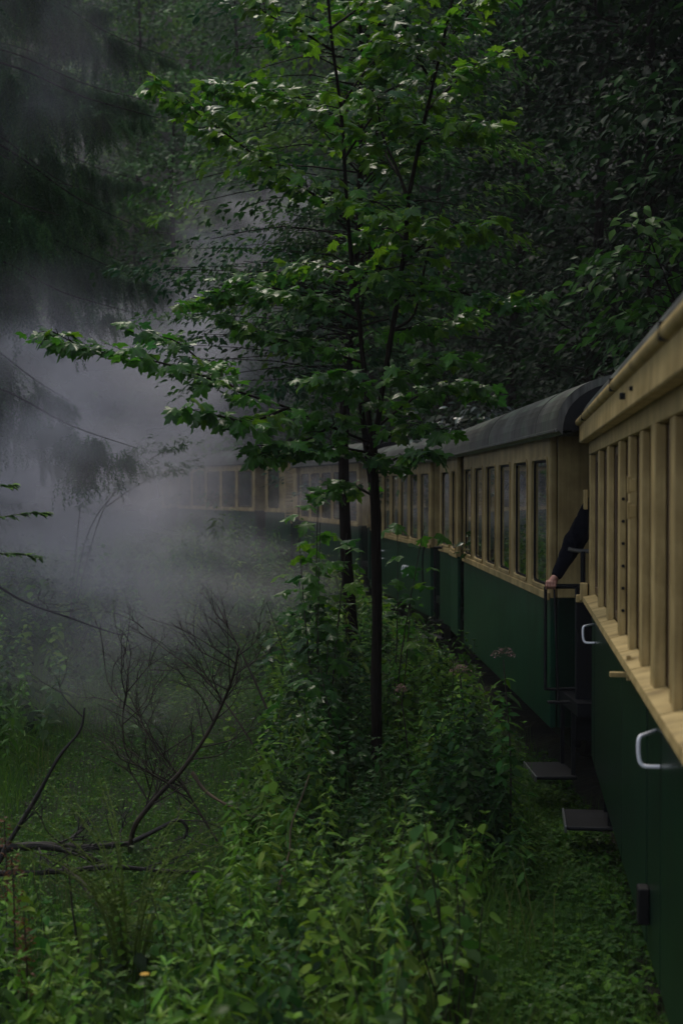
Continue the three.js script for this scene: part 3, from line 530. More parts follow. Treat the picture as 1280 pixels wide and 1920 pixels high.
  for (const [path, spread, dens] of br) {
    const g = limb(path, 0.012, 0.0035, 5, path.length * 5), cv = g.userData.curve, len = cv.getLength(); twigs.push(off(g, base));
    const n = Math.round(len * 16 * dens);
    for (let i = 0; i < n; i++) {
      const t = clamp((i + rr(0.2, 1.3)) / n, 0.06, 1), q = cv.getPoint(t), tn = cv.getTangent(t), sd = i % 2 ? 1 : -1;
      const w = V(-tn.z, 0, tn.x).normalize().multiplyScalar(sd).addScaledVector(tn, rr(0.3, 1.1)).add(V(0, rr(-0.25, 0.35), 0)).normalize();
      const l = spread * rr(0.35, 1) * (1.1 - 0.45 * t), e = q.clone().addScaledVector(w, l), tw = off(limb([q, q.clone().addScaledVector(w, l * 0.5).add(V(0, 0.02, 0)), e], 0.004, 0.0015, 4, 4), base);
      twigs.push(tw);
      const m = 4 + Math.floor(l * 12.5);
      for (let k = 0; k < m; k++) {
        const f = (k + 0.8) / m, c = q.clone().lerp(e, f), out = w.clone().applyAxisAngle(UP, (k % 2 ? 1 : -1) * rr(0.5, 1.4)).add(V(0, rr(-0.5, 0.05), 0));
        const st = out.clone().normalize().multiplyScalar(rr(0.03, 0.07)), s = rr(0.085, 0.165) * (1 - 0.15 * f);
        const nn = V(rr(-.8, .8), 1, rr(-.8, .8) + 0.2).addScaledVector(out, rr(0, .6));
        list.push({ q: c.clone().add(st), n: nn, dir: out, s, tone: pick([0, 0, 1, 3, 3, 4, 0, 2]), top: c.y > 4.4 });
      }
    }
  }
  part('twig', twigs, M.barkDark, o);
  // the leaves that show largest are single parts; the rest of the crown is one mass
  for (const l of list) { const v = l.q.clone().sub(camera.position), d = -v.z, px = v.x / d * F, py = v.y / d * F; l.size = Math.abs(px) < 640 && py < 918 && py > -1000 ? l.s / d * (0.5 + R()) * (px < -150 ? 1.5 : 1) : 0; }
  list.sort((a, b) => b.size - a.size);
  const mats = tones(L.maple), rest = new Leaves();
  list.forEach((l, i) => {
    if (l.top && R() < 0.5) l.tone = 2;  // backlight on the upper leaves is put into their yellow-green tone
    if (i < 290) { const m = part('leaf', MAPLE[i % 3], mats[l.tone], o), a = leafMatrix(l.q.clone().sub(base), l.n, l.dir, l.s, l.s * rr(0.9, 1.12)); m.applyMatrix4(a); }
    else rest.add(l.q, l.n, l.dir, l.s, jitter(TONES[l.tone], 0.25));
  });
  const half = [new Leaves(), new Leaves()]; rest.m.forEach((m, i) => { half[i % 2].m.push(m); half[i % 2].c.push(rest.c[i]); });
  half[0].build('crown', MAPLE[0], L.maple, o); half[1].build('crown', MAPLE[1], L.maple, o);
}
// --- young maples at its foot
function sapling(label, base, tips, n, leafS, dark = false) {
  const o = thing('maple_sapling', label, 'sapling', base), mats = tones(L.maple); let k = 0;
  const stems = tips.map((t) => limb([base, base.clone().lerp(t, 0.5).add(V(rr(-.05, .05), 0.06, rr(-.05, .05))), t], 0.009, 0.003, 6, 10));
  tips.forEach((t, i) => {
    const cv = stems[i].userData.curve;
    for (let j = 0; j < n; j++) {
      const f = lerp(0.3, 1, (j + R()) / n), q = cv.getPoint(Math.min(1, f)), out = around().add(V(0, rr(-.4, .1), 0)), c = q.clone().addScaledVector(out, rr(0.05, 0.2));
      const s = leafS * rr(0.7, 1.15), m = part('leaf', MAPLE[k++ % 3], mats[dark ? pick([1, 1, 4, 0]) : pick([0, 3, 2, 3, 4])], o);
      m.applyMatrix4(leafMatrix(c.sub(base), upish(.45).addScaledVector(out, .3), out, s));
    }
  });
  part('stem', stems.map((g) => off(g, base)), M.stemDark, o);
}
sapling('small maple sapling with pale green top leaves left of the two trunks', onLand(-0.15, 12.5), [at(596, 915, 12.3), at(650, 1000, 12.2), at(560, 1000, 12.4), at(600, 980, 12.2)], 20, 0.17);
sapling('low maple sapling with leaves reaching across the third coach', onLand(0.42, 12.6), [at(795, 985, 12.2), at(770, 1120, 12.2), at(745, 960, 12.5)], 15, 0.16);
sapling('dark leaved maple sapling in the thicket before the far meadow', onLand(-0.25, 13), [at(560, 1090, 12.7), at(500, 1130, 12.6), at(640, 1130, 12.4), at(615, 1180, 12)], 22, 0.16, true);
sapling('dark maple sapling crowded round the foot of the forked trunk', onLand(0.12, 11.6), [at(615, 1330, 11.2), at(590, 1400, 11), at(550, 1300, 11.6), at(600, 1250, 11.4)], 18, 0.15, true);

// --- broadleaved trees made of leafy sprays
function broadleaf(name, label, category, group, { x, d, h, r, low = 0.3, leaf = 0.11, sprays = 120, per = 34, geo = G.beech, mat = L.leaf, tone = [DARK, MID, BLUE], tr = 0.12, lean = [0, 0], spray = 0.55, bark = M.barkDark, squash = 0.25, sub = 1, tilt = .55, bias = [0, 0] }) {
  const base = onLand(x, d), o = thing(name, label, category, base, group), top = base.clone().add(V(lean[0], h, lean[1])), wood = [], cr = new Leaves();
  const tp = [base.clone().add(V(0, -0.2, 0)), base.clone().lerp(top, 0.35).add(V(rr(-.2, .2), 0, rr(-.2, .2))), base.clone().lerp(top, 0.7).add(V(rr(-.3, .3), 0, rr(-.3, .3))), top];
  const tg = limb(tp, tr, tr * 0.15, 8, 14, 0.2), tc = tg.userData.curve; part('trunk', off(tg, base), bark, o);
  for (let i = 0; i < sprays; i++) {
    const f = low + (1 - low) * ((i + R()) / sprays), q = tc.getPoint(f), a = rr(0, 6.283), prof = Math.sin(Math.PI * clamp((f - low) / (1 - low) * 0.82 + 0.16, 0, 1)) ** 0.7;
    const l = r * prof * Math.sqrt(rr(0.12, 1)) * (1 + 0.35 * N3(Math.cos(a) * 1.7 + x, f * 5, Math.sin(a) * 1.7 + d)), out = V(Math.cos(a), rr(-.15, .35), Math.sin(a)).normalize(), e = q.clone().addScaledVector(out, l).add(V(bias[0] * prof, 0, bias[1] * prof).multiplyScalar(rr(.2, 1)));
    if (i % sub === 0) wood.push(limb([q, q.clone().lerp(e, 0.5).add(V(0, 0.08 * l, 0)), e], tr * 0.16 * (1 - 0.6 * f) + 0.004, 0.003, 4, 4));
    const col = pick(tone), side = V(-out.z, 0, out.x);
    for (let k = 0; k < per; k++) {
      const u = rr(-0.5, 1) * spray, v = rr(-0.6, 0.6) * spray * (1 - 0.5 * Math.abs(u / spray - 0.2)), c = e.clone().addScaledVector(out, u).addScaledVector(side, v).add(V(0, rr(-squash, squash) * spray - 0.35 * u * u / spray - 0.25 * v * v / spray, 0));
      const dir = out.clone().multiplyScalar(rr(.3, 1)).addScaledVector(side, v > 0 ? rr(0, 1) : rr(-1, 0)).add(V(0, rr(-.7, 0), 0));
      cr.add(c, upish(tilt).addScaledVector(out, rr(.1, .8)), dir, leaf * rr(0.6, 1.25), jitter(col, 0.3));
    }
  }
  if (wood.length) part('limb', wood.map((g) => off(g, base)), bark, o);
  cr.build('crown', geo, mat, o); return o;
}
// the dark trunk behind the maple, and the beeches whose layered twigs stand against the steam
broadleaf('beech_tree', 'dark straight beech trunk just left of the forked maple, layered small leaves', 'tree', null, { x: 0.2, d: 15.5, h: 8.4, r: 1.9, low: 0.47, sprays: 150, per: 46, leaf: 0.095, geo: G.ov, tr: 0.08, spray: 0.5, tone: [DARK, MID, BLUE, FRESH], squash: 0.12 });
broadleaf('beech_tree', 'small beech with feathery layered twigs reaching left over the steam', 'tree', null, { x: 0.43, d: 17.0, h: 6.0, r: 1.2, low: 0.58, bias: [-1.9, 0.3], sprays: 110, per: 46, leaf: 0.09, geo: G.ov, tr: 0.06, spray: 0.5, tone: [MID, DARK, BLUE], squash: 0.1 });
// the dark wood right of the train; its shade is put into the leaf tones
const woodSpots = [[4.9, 13.5, 9.5, 2.4], [5.4, 17, 11, 2.8], [4.6, 20, 10, 2.6], [6.6, 21.5, 12.5, 3], [4.2, 24.5, 10, 2.7], [6.2, 26, 12, 3], [8.6, 25, 13, 3.2], [3.6, 29, 10.5, 2.8], [6, 31, 12.5, 3.2], [8.6, 32, 13.5, 3.4], [2.2, 33.5, 10, 2.8], [4.6, 36, 12, 3.2], [0.8, 39.5, 11, 3], [3.2, 41.5, 13, 3.4], [7.5, 38, 13, 3.5], [11, 31, 13, 3.6]];
const WOODS = 'trees of the dark wood behind the train';
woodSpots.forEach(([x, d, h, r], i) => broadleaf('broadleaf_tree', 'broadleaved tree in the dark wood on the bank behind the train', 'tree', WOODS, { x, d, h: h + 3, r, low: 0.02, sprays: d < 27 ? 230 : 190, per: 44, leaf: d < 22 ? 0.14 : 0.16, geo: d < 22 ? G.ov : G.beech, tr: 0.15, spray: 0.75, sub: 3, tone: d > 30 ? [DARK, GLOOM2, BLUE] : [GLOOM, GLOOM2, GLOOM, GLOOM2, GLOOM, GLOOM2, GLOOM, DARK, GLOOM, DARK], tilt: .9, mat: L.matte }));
broadleaf('elder_bush', 'fresh green bush with long leaflets arching over the wooden coach roof', 'bush', null, { x: 3.6, d: 12.6, h: 5.0, r: 0.8, low: 0.66, lean: [-0.95, 0.1], sprays: 40, per: 18, leaf: 0.135, geo: G.ov, tr: 0.04, spray: 0.4, tone: [C(.06, .15, .02), MID, MID, DARK], tilt: .8, mat: L.herb });
broadleaf('laurel_bush', 'glossy leaved bush glinting pale above the second coach roof', 'bush', null, { x: 4.15, d: 17.2, h: 3.4, r: 1.5, low: 0.3, lean: [-1.1, 0], tilt: .9, sprays: 90, per: 30, leaf: 0.13, geo: G.ov, mat: L.gloss, tr: 0.05, spray: 0.45, tone: [BLUE, DARK] });
broadleaf('silver_leaved_bush', 'bush with pale glints painted on its leaves hanging over the roofs behind the second coach', 'bush', null, { x: 3.9, d: 24, h: 4.0, r: 1.3, low: 0.6, lean: [-1.4, 0], bias: [-.5, 0], tilt: .9, sprays: 60, per: 22, leaf: 0.15, geo: G.ov, mat: L.gloss, tr: 0.05, spray: 0.5, tone: [C(.24, .27, .26), DARK, C(.14, .18, .16), GLOOM2] });  // grey-white tones put the leaf glints into the colour
// trees that stand beside the nearest coach and reach over its roof
[[6.2, 6, 14, 4.2], [5.6, 0, 13, 4], [5.6, -6, 13, 4], [7.5, 12, 16, 5], [6.8, 18, 17, 5], [8.6, 23, 19, 5.4], [6.6, 28, 19, 5.2], [9.5, 15, 18, 5]].forEach(([x, d, h, r]) => broadleaf('tall_tree', 'tall tree on the right bank with its crown closed high over the train', 'tree', 'tall trees arching over the train', { x, d, h, r, low: 0.55, sprays: 300, per: 36, leaf: 0.24, geo: G.far, tr: 0.15, spray: 0.8, sub: 4 }));
// trees on the slope beyond the bend
const slope = [[-2.5, 47, 12, 3.4], [-6, 52, 13, 3.6], [-10.5, 56, 13, 3.8], [-15, 58, 14, 4], [-1, 53, 13, 3.8], [-4.5, 59, 14, 4], [-9, 63, 14, 4.2], [2.6, 48.5, 13, 3.6], [1, 60, 14, 4], [-14, 65, 15, 4.4], [-20, 62, 14, 4.4], [-2.5, 67, 15, 4.4], [5.5, 56, 14, 4], [-7, 71, 15, 4.4], [4, 68, 15, 4.4], [-13.5, 73, 16, 4.6], [-1, 77, 15, 4.6], [-30, 74, 16, 5], [-22, 80, 16, 5], [-16, 84, 17, 5], [-9, 86, 17, 5], [-3, 88, 17, 5], [4, 85, 17, 5], [10, 82, 17, 5], [-26, 92, 17, 5.4], [-12, 96, 18, 5.6], [0, 98, 18, 5.6], [-19, 70, 15, 4.6]];
slope.forEach(([x, d, h, r], i) => broadleaf('hillside_tree', 'mid green broadleaved tree on the hazy slope beyond the bend', 'tree', 'trees on the hazy slope beyond the bend', { x, d, h: h + 4, r, low: 0.04, sprays: 190, per: 32, leaf: 0.24, geo: G.far, tr: 0.18, spray: 1.0, sub: 4, tone: i % 2 ? [MID, MID, DARK] : [MID, FRESH, DARK], tilt: .8 }));
// a willow bush in the steam
{
  const base = onLand(-4.6, 24), o = thing('willow_bush', 'thin willow bush with narrow leaves standing in the steam', 'bush', base), cr = new Leaves(), D = 24;
  const stems = [[base, at(190, 965, D), at(225, 905, D), at(262, 830, D)], [at(200, 950, D), at(250, 915, D + .3), at(300, 890, D + .3), at(345, 880, D + .4)], [base, at(165, 1000, D - .2), at(210, 930, D - .4), at(300, 850, D - .5), at(345, 840, D - .5)], [base, at(150, 960, D + .3), at(160, 880, D + .4)]].map((q) => limb(q, 0.013, 0.004, 5, 14));
  for (const g of stems) for (let i = 0; i < 26; i++) {
    const c = g.userData.curve.getPoint(lerp(0.5, 1, R())), w = around().add(V(0, rr(-.1, .6), 0));
    for (let k = 0; k < 12; k++) { const dir = w.clone().add(V(rr(-.8, .8), rr(-.8, .2), rr(-.8, .8))); cr.add(c.clone().addScaledVector(w, rr(0, .42)).add(V(rr(-.05, .05), rr(-.05, .05), rr(-.05, .05))), upish(1), dir, rr(.06, .11), jitter(MID, .3)); }
  }
  part('stem', stems.map((g) => off(g, base)), M.deadwood, o); cr.build('foliage', G.lance, L.leaf, o);
}
// --- spruces on the left: drooping boughs hung with curtains of twigs
const STRAND = (() => { // a hanging twig 1 m long with needles on all sides
  const pos = [], idx = []; const N = 44;
  for (let i = 0; i < N; i++) { const t = i / N, a = i * 2.4, l = (0.075 * (1 - t) ** 0.6 + 0.012), y = -t, c = Math.cos(a), s = Math.sin(a), o = pos.length / 3; pos.push(0, y, 0, c * l * 0.5 + s * 0.011, y - 0.02, s * l * 0.5 - c * 0.011, c * l, y - 0.055, s * l, c * l * 0.5 - s * 0.011, y - 0.02, s * l * 0.5 + c * 0.011); idx.push(o, o + 1, o + 2, o, o + 2, o + 3); }
  pos.push(-0.006, 0, 0, 0.006, 0, 0, 0, -1.03, 0); const o = pos.length / 3 - 3; idx.push(o, o + 2, o + 1);
  const g = new THREE.BufferGeometry(); g.setAttribute('position', new THREE.Float32BufferAttribute(pos, 3)); g.setAttribute('uv', new THREE.Float32BufferAttribute(new Float32Array(pos.length / 3 * 2), 2)); g.setIndex(idx); g.computeVertexNormals(); return g;
})();
function spruce(label, x, d, h, from, boughs, reach, seed, hang = 0.75) {
  const base = onLand(x, d), o = thing('spruce_tree', label, 'tree', base), cr = new Leaves();
  part('trunk', off(limb([base, base.clone().add(V(0.1, h * 0.5, 0)), base.clone().add(V(0, h, 0))], 0.24, 0.05, 10, 16, 0.15), base), M.barkDark, o);
  for (let i = 0; i < boughs; i++) {
    const f = from + (0.97 - from) * (i + rr(0, .8)) / boughs, y = f * h, a = i * 2.4 + seed, l = reach * (1 - 0.55 * (f - from)) * rr(0.75, 1.1), q = base.clone().add(V(0, y, 0)), out = V(Math.cos(a), 0, Math.sin(a));
    const e = [q, q.clone().addScaledVector(out, l * .35).add(V(0, -0.04 * l, 0)), q.clone().addScaledVector(out, l * .7).add(V(rr(-.1, .1), -.2 * l, rr(-.1, .1))), q.clone().addScaledVector(out, l).add(V(0, -.29 * l, 0))];
    const g = limb(e, 0.022, 0.005, 6, 12); part('bough', off(g, base), M.barkDark, o);
    const n = Math.round(l * 120), clumps = Array.from({ length: Math.round(l * 9) }, () => [rr(.12, 1), rr(-1, 1), rr(.5, 1.3)]);
    for (let k = 0; k < n; k++) {
      const cl = pick(clumps), t = clamp(cl[0] + rr(-.03, .03), .08, 1), c = g.userData.curve.getPoint(t), s = V(-out.z, 0, out.x), w = (cl[1] + rr(-.22, .22)) * 0.75 * (1 - t * 0.7);
      c.addScaledVector(s, w).add(V(0, -Math.abs(w) * 0.6 - rr(0, .12), 0));
      const len = hang * 0.74 * cl[2] * rr(0.35, 1.05) * (0.3 + Math.min(1, 3.2 * (1.02 - t)) * (0.5 + 0.4 * Math.sin(Math.PI * t))), dir = V(rr(-.2, .2), rr(.5, 1.1), rr(-.2, .2)).addScaledVector(out, -rr(0, .45) - .5 * Math.max(0, t - .75) * 4).addScaledVector(s, -Math.sign(w) * rr(0, .6)), col = jitter(pick([C(0.040, 0.105, 0.038), C(0.055, 0.13, 0.038), C(0.030, 0.08, 0.036)]), 0.25);
      cr.m.push(leafMatrix(c, around(), dir, len, rr(0.8, 1.5))); cr.c.push(col);
    }
  }
  cr.build('needles', STRAND, L.needle, o); return o;
}
spruce('big spruce at the left edge with long drooping boughs hanging over the meadow', -6.0, 20.5, 15, 0.24, 30, 3.9, 0.4, 1.0);
spruce('spruce with hanging curtains of twigs behind the left spruce', -7.9, 27.5, 19, 0.35, 32, 5.4, 1.3, 1.25);
spruce('spruce far up the slope above the steam in the upper left', -9.4, 36, 25, 0.3, 36, 6.4, 2.2, 1.3);
spruce('pale spruce in the steam at the left edge of the meadow', -9.9, 26.5, 13, 0.1, 34, 4.6, 3.1, 1.1);

// --- grass, low cover and weeds
const BLADES = (n, h, sp) => { const pos = [], idx = []; for (let i = 0; i < n; i++) { const a = i * 2.4, q = sp * Math.sqrt((i + .5) / n), x = Math.cos(a) * q, z = Math.sin(a) * q, l = h * (0.6 + 0.4 * ((i * 7) % 5) / 4), b = 0.4 * l, o = pos.length / 3, w = 0.0035; const c = Math.cos(a * 3), s = Math.sin(a * 3); pos.push(x - s * w, 0, z + c * w, x + s * w, 0, z - c * w, x + c * b * .3 - s * w, l * .6, z + s * b * .3 + c * w, x + c * b * .3 + s * w, l * .6, z + s * b * .3 - c * w, x + c * b, l, z + s * b); idx.push(o, o + 1, o + 2, o + 1, o + 3, o + 2, o + 2, o + 3, o + 4); } const g = new THREE.BufferGeometry(); g.setAttribute('position', new THREE.Float32BufferAttribute(pos, 3)); g.setAttribute('uv', new THREE.Float32BufferAttribute(new Float32Array(pos.length / 3 * 2), 2)); g.setIndex(idx); g.computeVertexNormals(); return g; };
const inView = (x, d, m = 0.5) => d > 3.5 && Math.abs(x) < d * 0.24 + m;
{
  const gr = new Leaves(), tuft = BLADES(16, 1, 0.35);
  for (let i = 0; i < 46000; i++) {
    const d = 5 + 40 * R() ** 1.5, x = rr(-1, 1) * (d * 0.26 + 1.2), s = sideOf(x, d);
    if (s > 0.15 || (s > -0.1 && R() < .6)) continue;
    const hh = (s > -4.4 && s < -2.4 ? 0.13 : 0.2) * rr(.6, 1.5);
    gr.m.push(leafMatrix(onLand(x, d), around(), upish(.15), hh, Math.max(0.2, hh * 1.3))); gr.c.push(jitter(pick([MID, C(0.065, 0.16, 0.022), C(0.10, 0.20, 0.03), FRESH]), .3));
  }
  gr.build('grass', tuft, L.grass, scene).userData.label = 'short wet meadow grass between the weeds and the left bank';
  const cl = new Leaves();
  for (let i = 0; i < 34000; i++) {
    const d = rr(5.5, 13.5), x = rr(-0.6, 2), s = sideOf(x, d); if (s > 0.25 || s < -1.9 || (s > 0 && R() < .7) || !inView(x, d)) continue;
    const y = rr(0.02, 0.13) * (1 + 1.2 * Math.max(0, fbm(x * 1.4, d * 1.4, 5))), q = onLand(x, d).add(V(0, y, 0));
    const a0 = rr(0, 6.28), sz = rr(.022, .055); for (let k = 0; k < 3; k++) { const a = a0 + k * 2.1; cl.add(q, upish(.45), V(Math.cos(a), .1, Math.sin(a)), sz, jitter(pick([MID, C(0.06, 0.14, 0.025), FRESH]), .3)); }
  }
  for (let i = 0; i < 52000; i++) {   // the lane between the thicket and the left bank
    const d = 8 + 26 * R() ** 1.3, x = rr(-1, 1) * (d * .25 + .5), s = sideOf(x, d); if (s > -2.0 || s < -6.5) continue;
    const q = onLand(x, d).add(V(0, rr(.02, .12) * (1 + Math.max(0, 2 * fbm(x, d * .6, 9))), 0)), sz = rr(.016, .034) * (d > 16 ? 1.5 : 1);
    for (let k = 0; k < 2; k++) cl.add(q.clone().add(V(rr(-.06, .06), 0, rr(-.06, .06))), upish(.6), around(), sz, jitter(pick([MID, C(0.055, 0.13, 0.024), FRESH]), .3));
  }
  cl.build('ground_cover', G.ovWide, L.herb, scene).userData.label = 'low leafy ground cover beside the track bed and along the lane';
}
// weeds: a stem with pairs of leaves; several builds
const weedSpec = { nettle: { geo: G.ov, leaf: 0.072, gap: 0.05, droop: .55, col: [MID, DARK, C(0.045, 0.10, 0.026)] }, willowherb: { geo: G.lance, leaf: 0.095, gap: 0.036, droop: .3, col: [C(0.07, 0.17, 0.024), FRESH, C(0.13, 0.24, 0.03)] }, balsam: { geo: G.ovWide, leaf: 0.06, gap: 0.05, droop: .4, col: [FRESH, C(0.07, 0.17, 0.022), C(0.13, 0.25, 0.024)] } };
function weedLeaves(h, spec, seed) {          // [position, normal, direction, size] for a plant standing at the origin
  const r = rng(seed), out = [], bend = V(r() - .5, 0, r() - .5).multiplyScalar(0.35 * h), stem = (t) => V(bend.x * t * t, h * t, bend.z * t * t), n = Math.round(h * 0.8 / spec.gap); let a = r() * 6;
  for (let i = 0; i < n; i++) { const t = 0.18 + 0.82 * i / n, q = stem(t), k = Math.sin(Math.PI * clamp(0.18 + 0.8 * t, 0, 1)) ** 0.6; a += 1.57 + r() * .3; for (const s of [0, Math.PI]) { const d = V(Math.cos(a + s), 0.35 - spec.droop * r() * 1.4, Math.sin(a + s)); out.push([q.clone().addScaledVector(d, 0.012), V(d.x * .3 + r() * 1.3 - .65, 1, d.z * .3 + r() * 1.3 - .65), d, spec.leaf * (0.5 + 0.75 * k) * (0.75 + r() * .5)]); } }
  for (let k = 0; k < 5; k++) { const b = k * 1.26 + r(), d = V(Math.cos(b), 0.9, Math.sin(b)); out.push([stem(1), V(-d.x, 1, -d.z), d, spec.leaf * .55]); }
  return { leaves: out, stem: [stem(0), stem(.5), stem(1)] };
}
{ // the thicket: a mass that nobody could count
  const kinds = Object.values(weedSpec).map((s) => ({ s, L: new Leaves() })), st = new Leaves(), stick = limb([V(0, 0, 0), V(0, 1, 0)], 0.0025, 0.0015, 4, 2);
  const plant = (x, d, h, k) => {
    if (Math.abs(x - 0.3) < 0.4 && d > 7.8 && d < 11.6) h *= .62;
    const { leaves, stem } = weedLeaves(h, kinds[k].s, Math.floor(R() * 1e6)), b = onLand(x, d), col = jitter(pick(kinds[k].s.col), .45);
    const ps = rr(.62, 1.4), big = ps * (d > 20 ? 1.7 : d > 13 ? 1.25 : 1), skip = d > 20 ? 0.55 : d > 13 ? 0.25 : 0;
    for (const [q, n, dir, s] of leaves) if (R() >= skip) kinds[k].L.add(q.clone().add(b), n, dir, s * big, jitter(col, .3));
    if (R() < .3) st.m.push(leafMatrix(b, around(), stem[2], stem[2].length())); while (st.c.length < st.m.length) st.c.push(C(0.05, 0.085, 0.025));
  };
  const put = (n, d0, d1, pow, s0, s1, h0, h1, ks) => { for (let i = 0; i < n; i++) { const d = lerp(d0, d1, R() ** pow), s = rr(s0, s1), x = trainX(d) + s; if (!inView(x, d, 0.6)) continue; const m = 0.7 + 0.7 * clamp(0.5 + 1.4 * fbm(x * .6, d * .4, 2, 3), 0, 1.1); { const z = clamp(Math.floor((0.5 + 1.6 * fbm(x * .8 + 9, d * .5, 4, 2) + rr(-.25, .25)) * ks.length), 0, ks.length - 1); plant(x, d, rr(h0, h1) * m * (.75 + .5 * R()), ks[z]); } } };
  const trainX = (d) => { for (let i = 0; i + 1 < LINE.length; i++) if (d <= LINE[i + 1][1]) return lerp(LINE[i][0], LINE[i + 1][0], (d - LINE[i][1]) / (LINE[i + 1][1] - LINE[i][1])); return -16; };
  put(1900, 9.2, 30, 1.3, -2.5, -0.62, 0.5, 0.92, [0, 0, 1, 2]);      // dense weeds between the lane and the train
  put(500, 24, 44, 1, -4, -0.8, 0.8, 1.5, [0, 1]);                    // and along the train round the bend
  put(1300, 12, 40, 1.2, -11, -4.6, 0.4, 1.0, [0, 0, 2, 1]);          // left bank
  put(160, 9, 30, 1, -5, -2.4, 0.12, 0.25, [2, 0]);                    // the lane itself, low
  put(200, 8.6, 13, 1, -0.85, -0.5, 0.12, 0.4, [1, 0, 2, 0]); put(200, 13, 22, 1, -0.8, -0.1, 0.2, 0.6, [1, 0, 2, 0]);
  const near = (n, x0, x1, d0, d1, h0, h1, ks) => { for (let i = 0; i < n; i++) { const x = rr(x0, x1), d = rr(d0, d1); if (inView(x, d, .25) && sideOf(x, d) < -0.8) plant(x, d, rr(h0, h1) * rr(.6, 1.2) * lerp(.68, 1, sstep(x, -0.9, 0)) * lerp(1, .6, sstep(x, .3, .75)), pick(ks)); } };
  near(240, -2.4, 0.35, 4.6, 7.6, 0.5, 0.9, [0, 1, 1, 2]); near(130, -2, -.4, 4.3, 6, 0.55, 0.85, [1, 2]); near(150, -0.6, 0.8, 6.6, 9.6, 0.5, 1.0, [0, 1, 1, 2]); near(40, -2.6, -.6, 7.5, 10, 0.15, 0.35, [2, 0]);
  st.build('weed_stems', stick, M.stem, scene); kinds.forEach(({ s, L: l }, i) => { l.build('undergrowth', s.geo, L.herb, scene).userData.label = ['broad mass of dark nettle leaves filling the thicket', 'mass of narrow pale willowherb leaves among the thicket', 'mass of small round fresh leaves among the thicket'][i]; });
  { // tall grass and ferny tufts among the weeds
    const bl = new Leaves(), tuft = BLADES(16, 1, 0.3);
    for (let i = 0; i < 900; i++) { const d = rr(4.8, 16), x = rr(-1, 1) * (d * .24 + .3), s = sideOf(x, d); if (s > -0.5 || (s > -4.4 && s < -2.6 && d > 9)) continue; const hh = rr(.35, .8) * (d < 5.5 ? .8 : 1) * lerp(.7, 1, sstep(x, -0.9, 0)); bl.m.push(leafMatrix(onLand(x, d), around(), upish(.3), hh, hh * .9)); bl.c.push(jitter(pick([FRESH, C(.08, .17, .03), MID, C(.14, .16, .05)]), .3)); }
    bl.build('tall_grass', tuft, L.grass, scene).userData.label = 'tall arching grass blades scattered among the weeds';
  }
  scene.getObjectByName('weed_stems').userData.label = 'thin green weed stems under the thicket leaves';
}
{ // weeds that stand out one by one in front
  const mats = {}; for (const k in weedSpec) mats[k] = weedSpec[k].col.map((c) => { const m = L.herb.clone(); m.color = c; return m; });
  const protos = {};
  const grow = (kind, x, d, h, turn) => {
    const base = onLand(x, d), name = kind === 'nettle' ? 'nettle' : kind === 'balsam' ? 'balsam_plant' : 'willowherb', list = protos[kind] ??= [];
    const label = { nettle: 'leafy nettle with drooping toothed leaves at the near edge of the weeds', willowherb: 'upright willowherb stem with narrow leaves at the near edge of the weeds', balsam: 'fresh round leaved plant at the near edge of the weeds' }[kind];
    let o;
    if (list.length < 5) {
      o = thing(name, label, 'plant', base, { nettle: 'nettles at the near edge', willowherb: 'willowherbs at the near edge', balsam: 'round leaved plants at the near edge' }[kind]);
      const { leaves, stem } = weedLeaves(0.95, weedSpec[kind], 100 + list.length * 7 + kind.length); part('stem', limb(stem, 0.006, 0.003, 6, 8), M.stem, o);
      leaves.slice(Math.floor(leaves.length * 0.3)).forEach(([q, n, dir, s], i) => part('leaf', weedSpec[kind].geo, mats[kind][(i * 7 + list.length) % 3], o).applyMatrix4(leafMatrix(q, n, dir, s * 1.08)));
      list.push(o);
    } else { o = pick(list).clone(); o.name = numbered(name); o.position.copy(base); scene.add(o); }
    o.rotation.y = turn; o.scale.setScalar(h / 0.95);
  };
  for (let i = 0; i < 74; i++) { const d = rr(4.7, 7.6), x = rr(-d * 0.24, 0.62), b = lerp(.62, .93, sstep(x, -0.8, .1)); grow(pick(['nettle', 'willowherb', 'willowherb', 'balsam']), x, d, b * rr(.7, 1.2) * (d < 5.4 ? .85 : 1) * lerp(1, .7, sstep(x, .3, .62)), rr(0, 6)); }
}
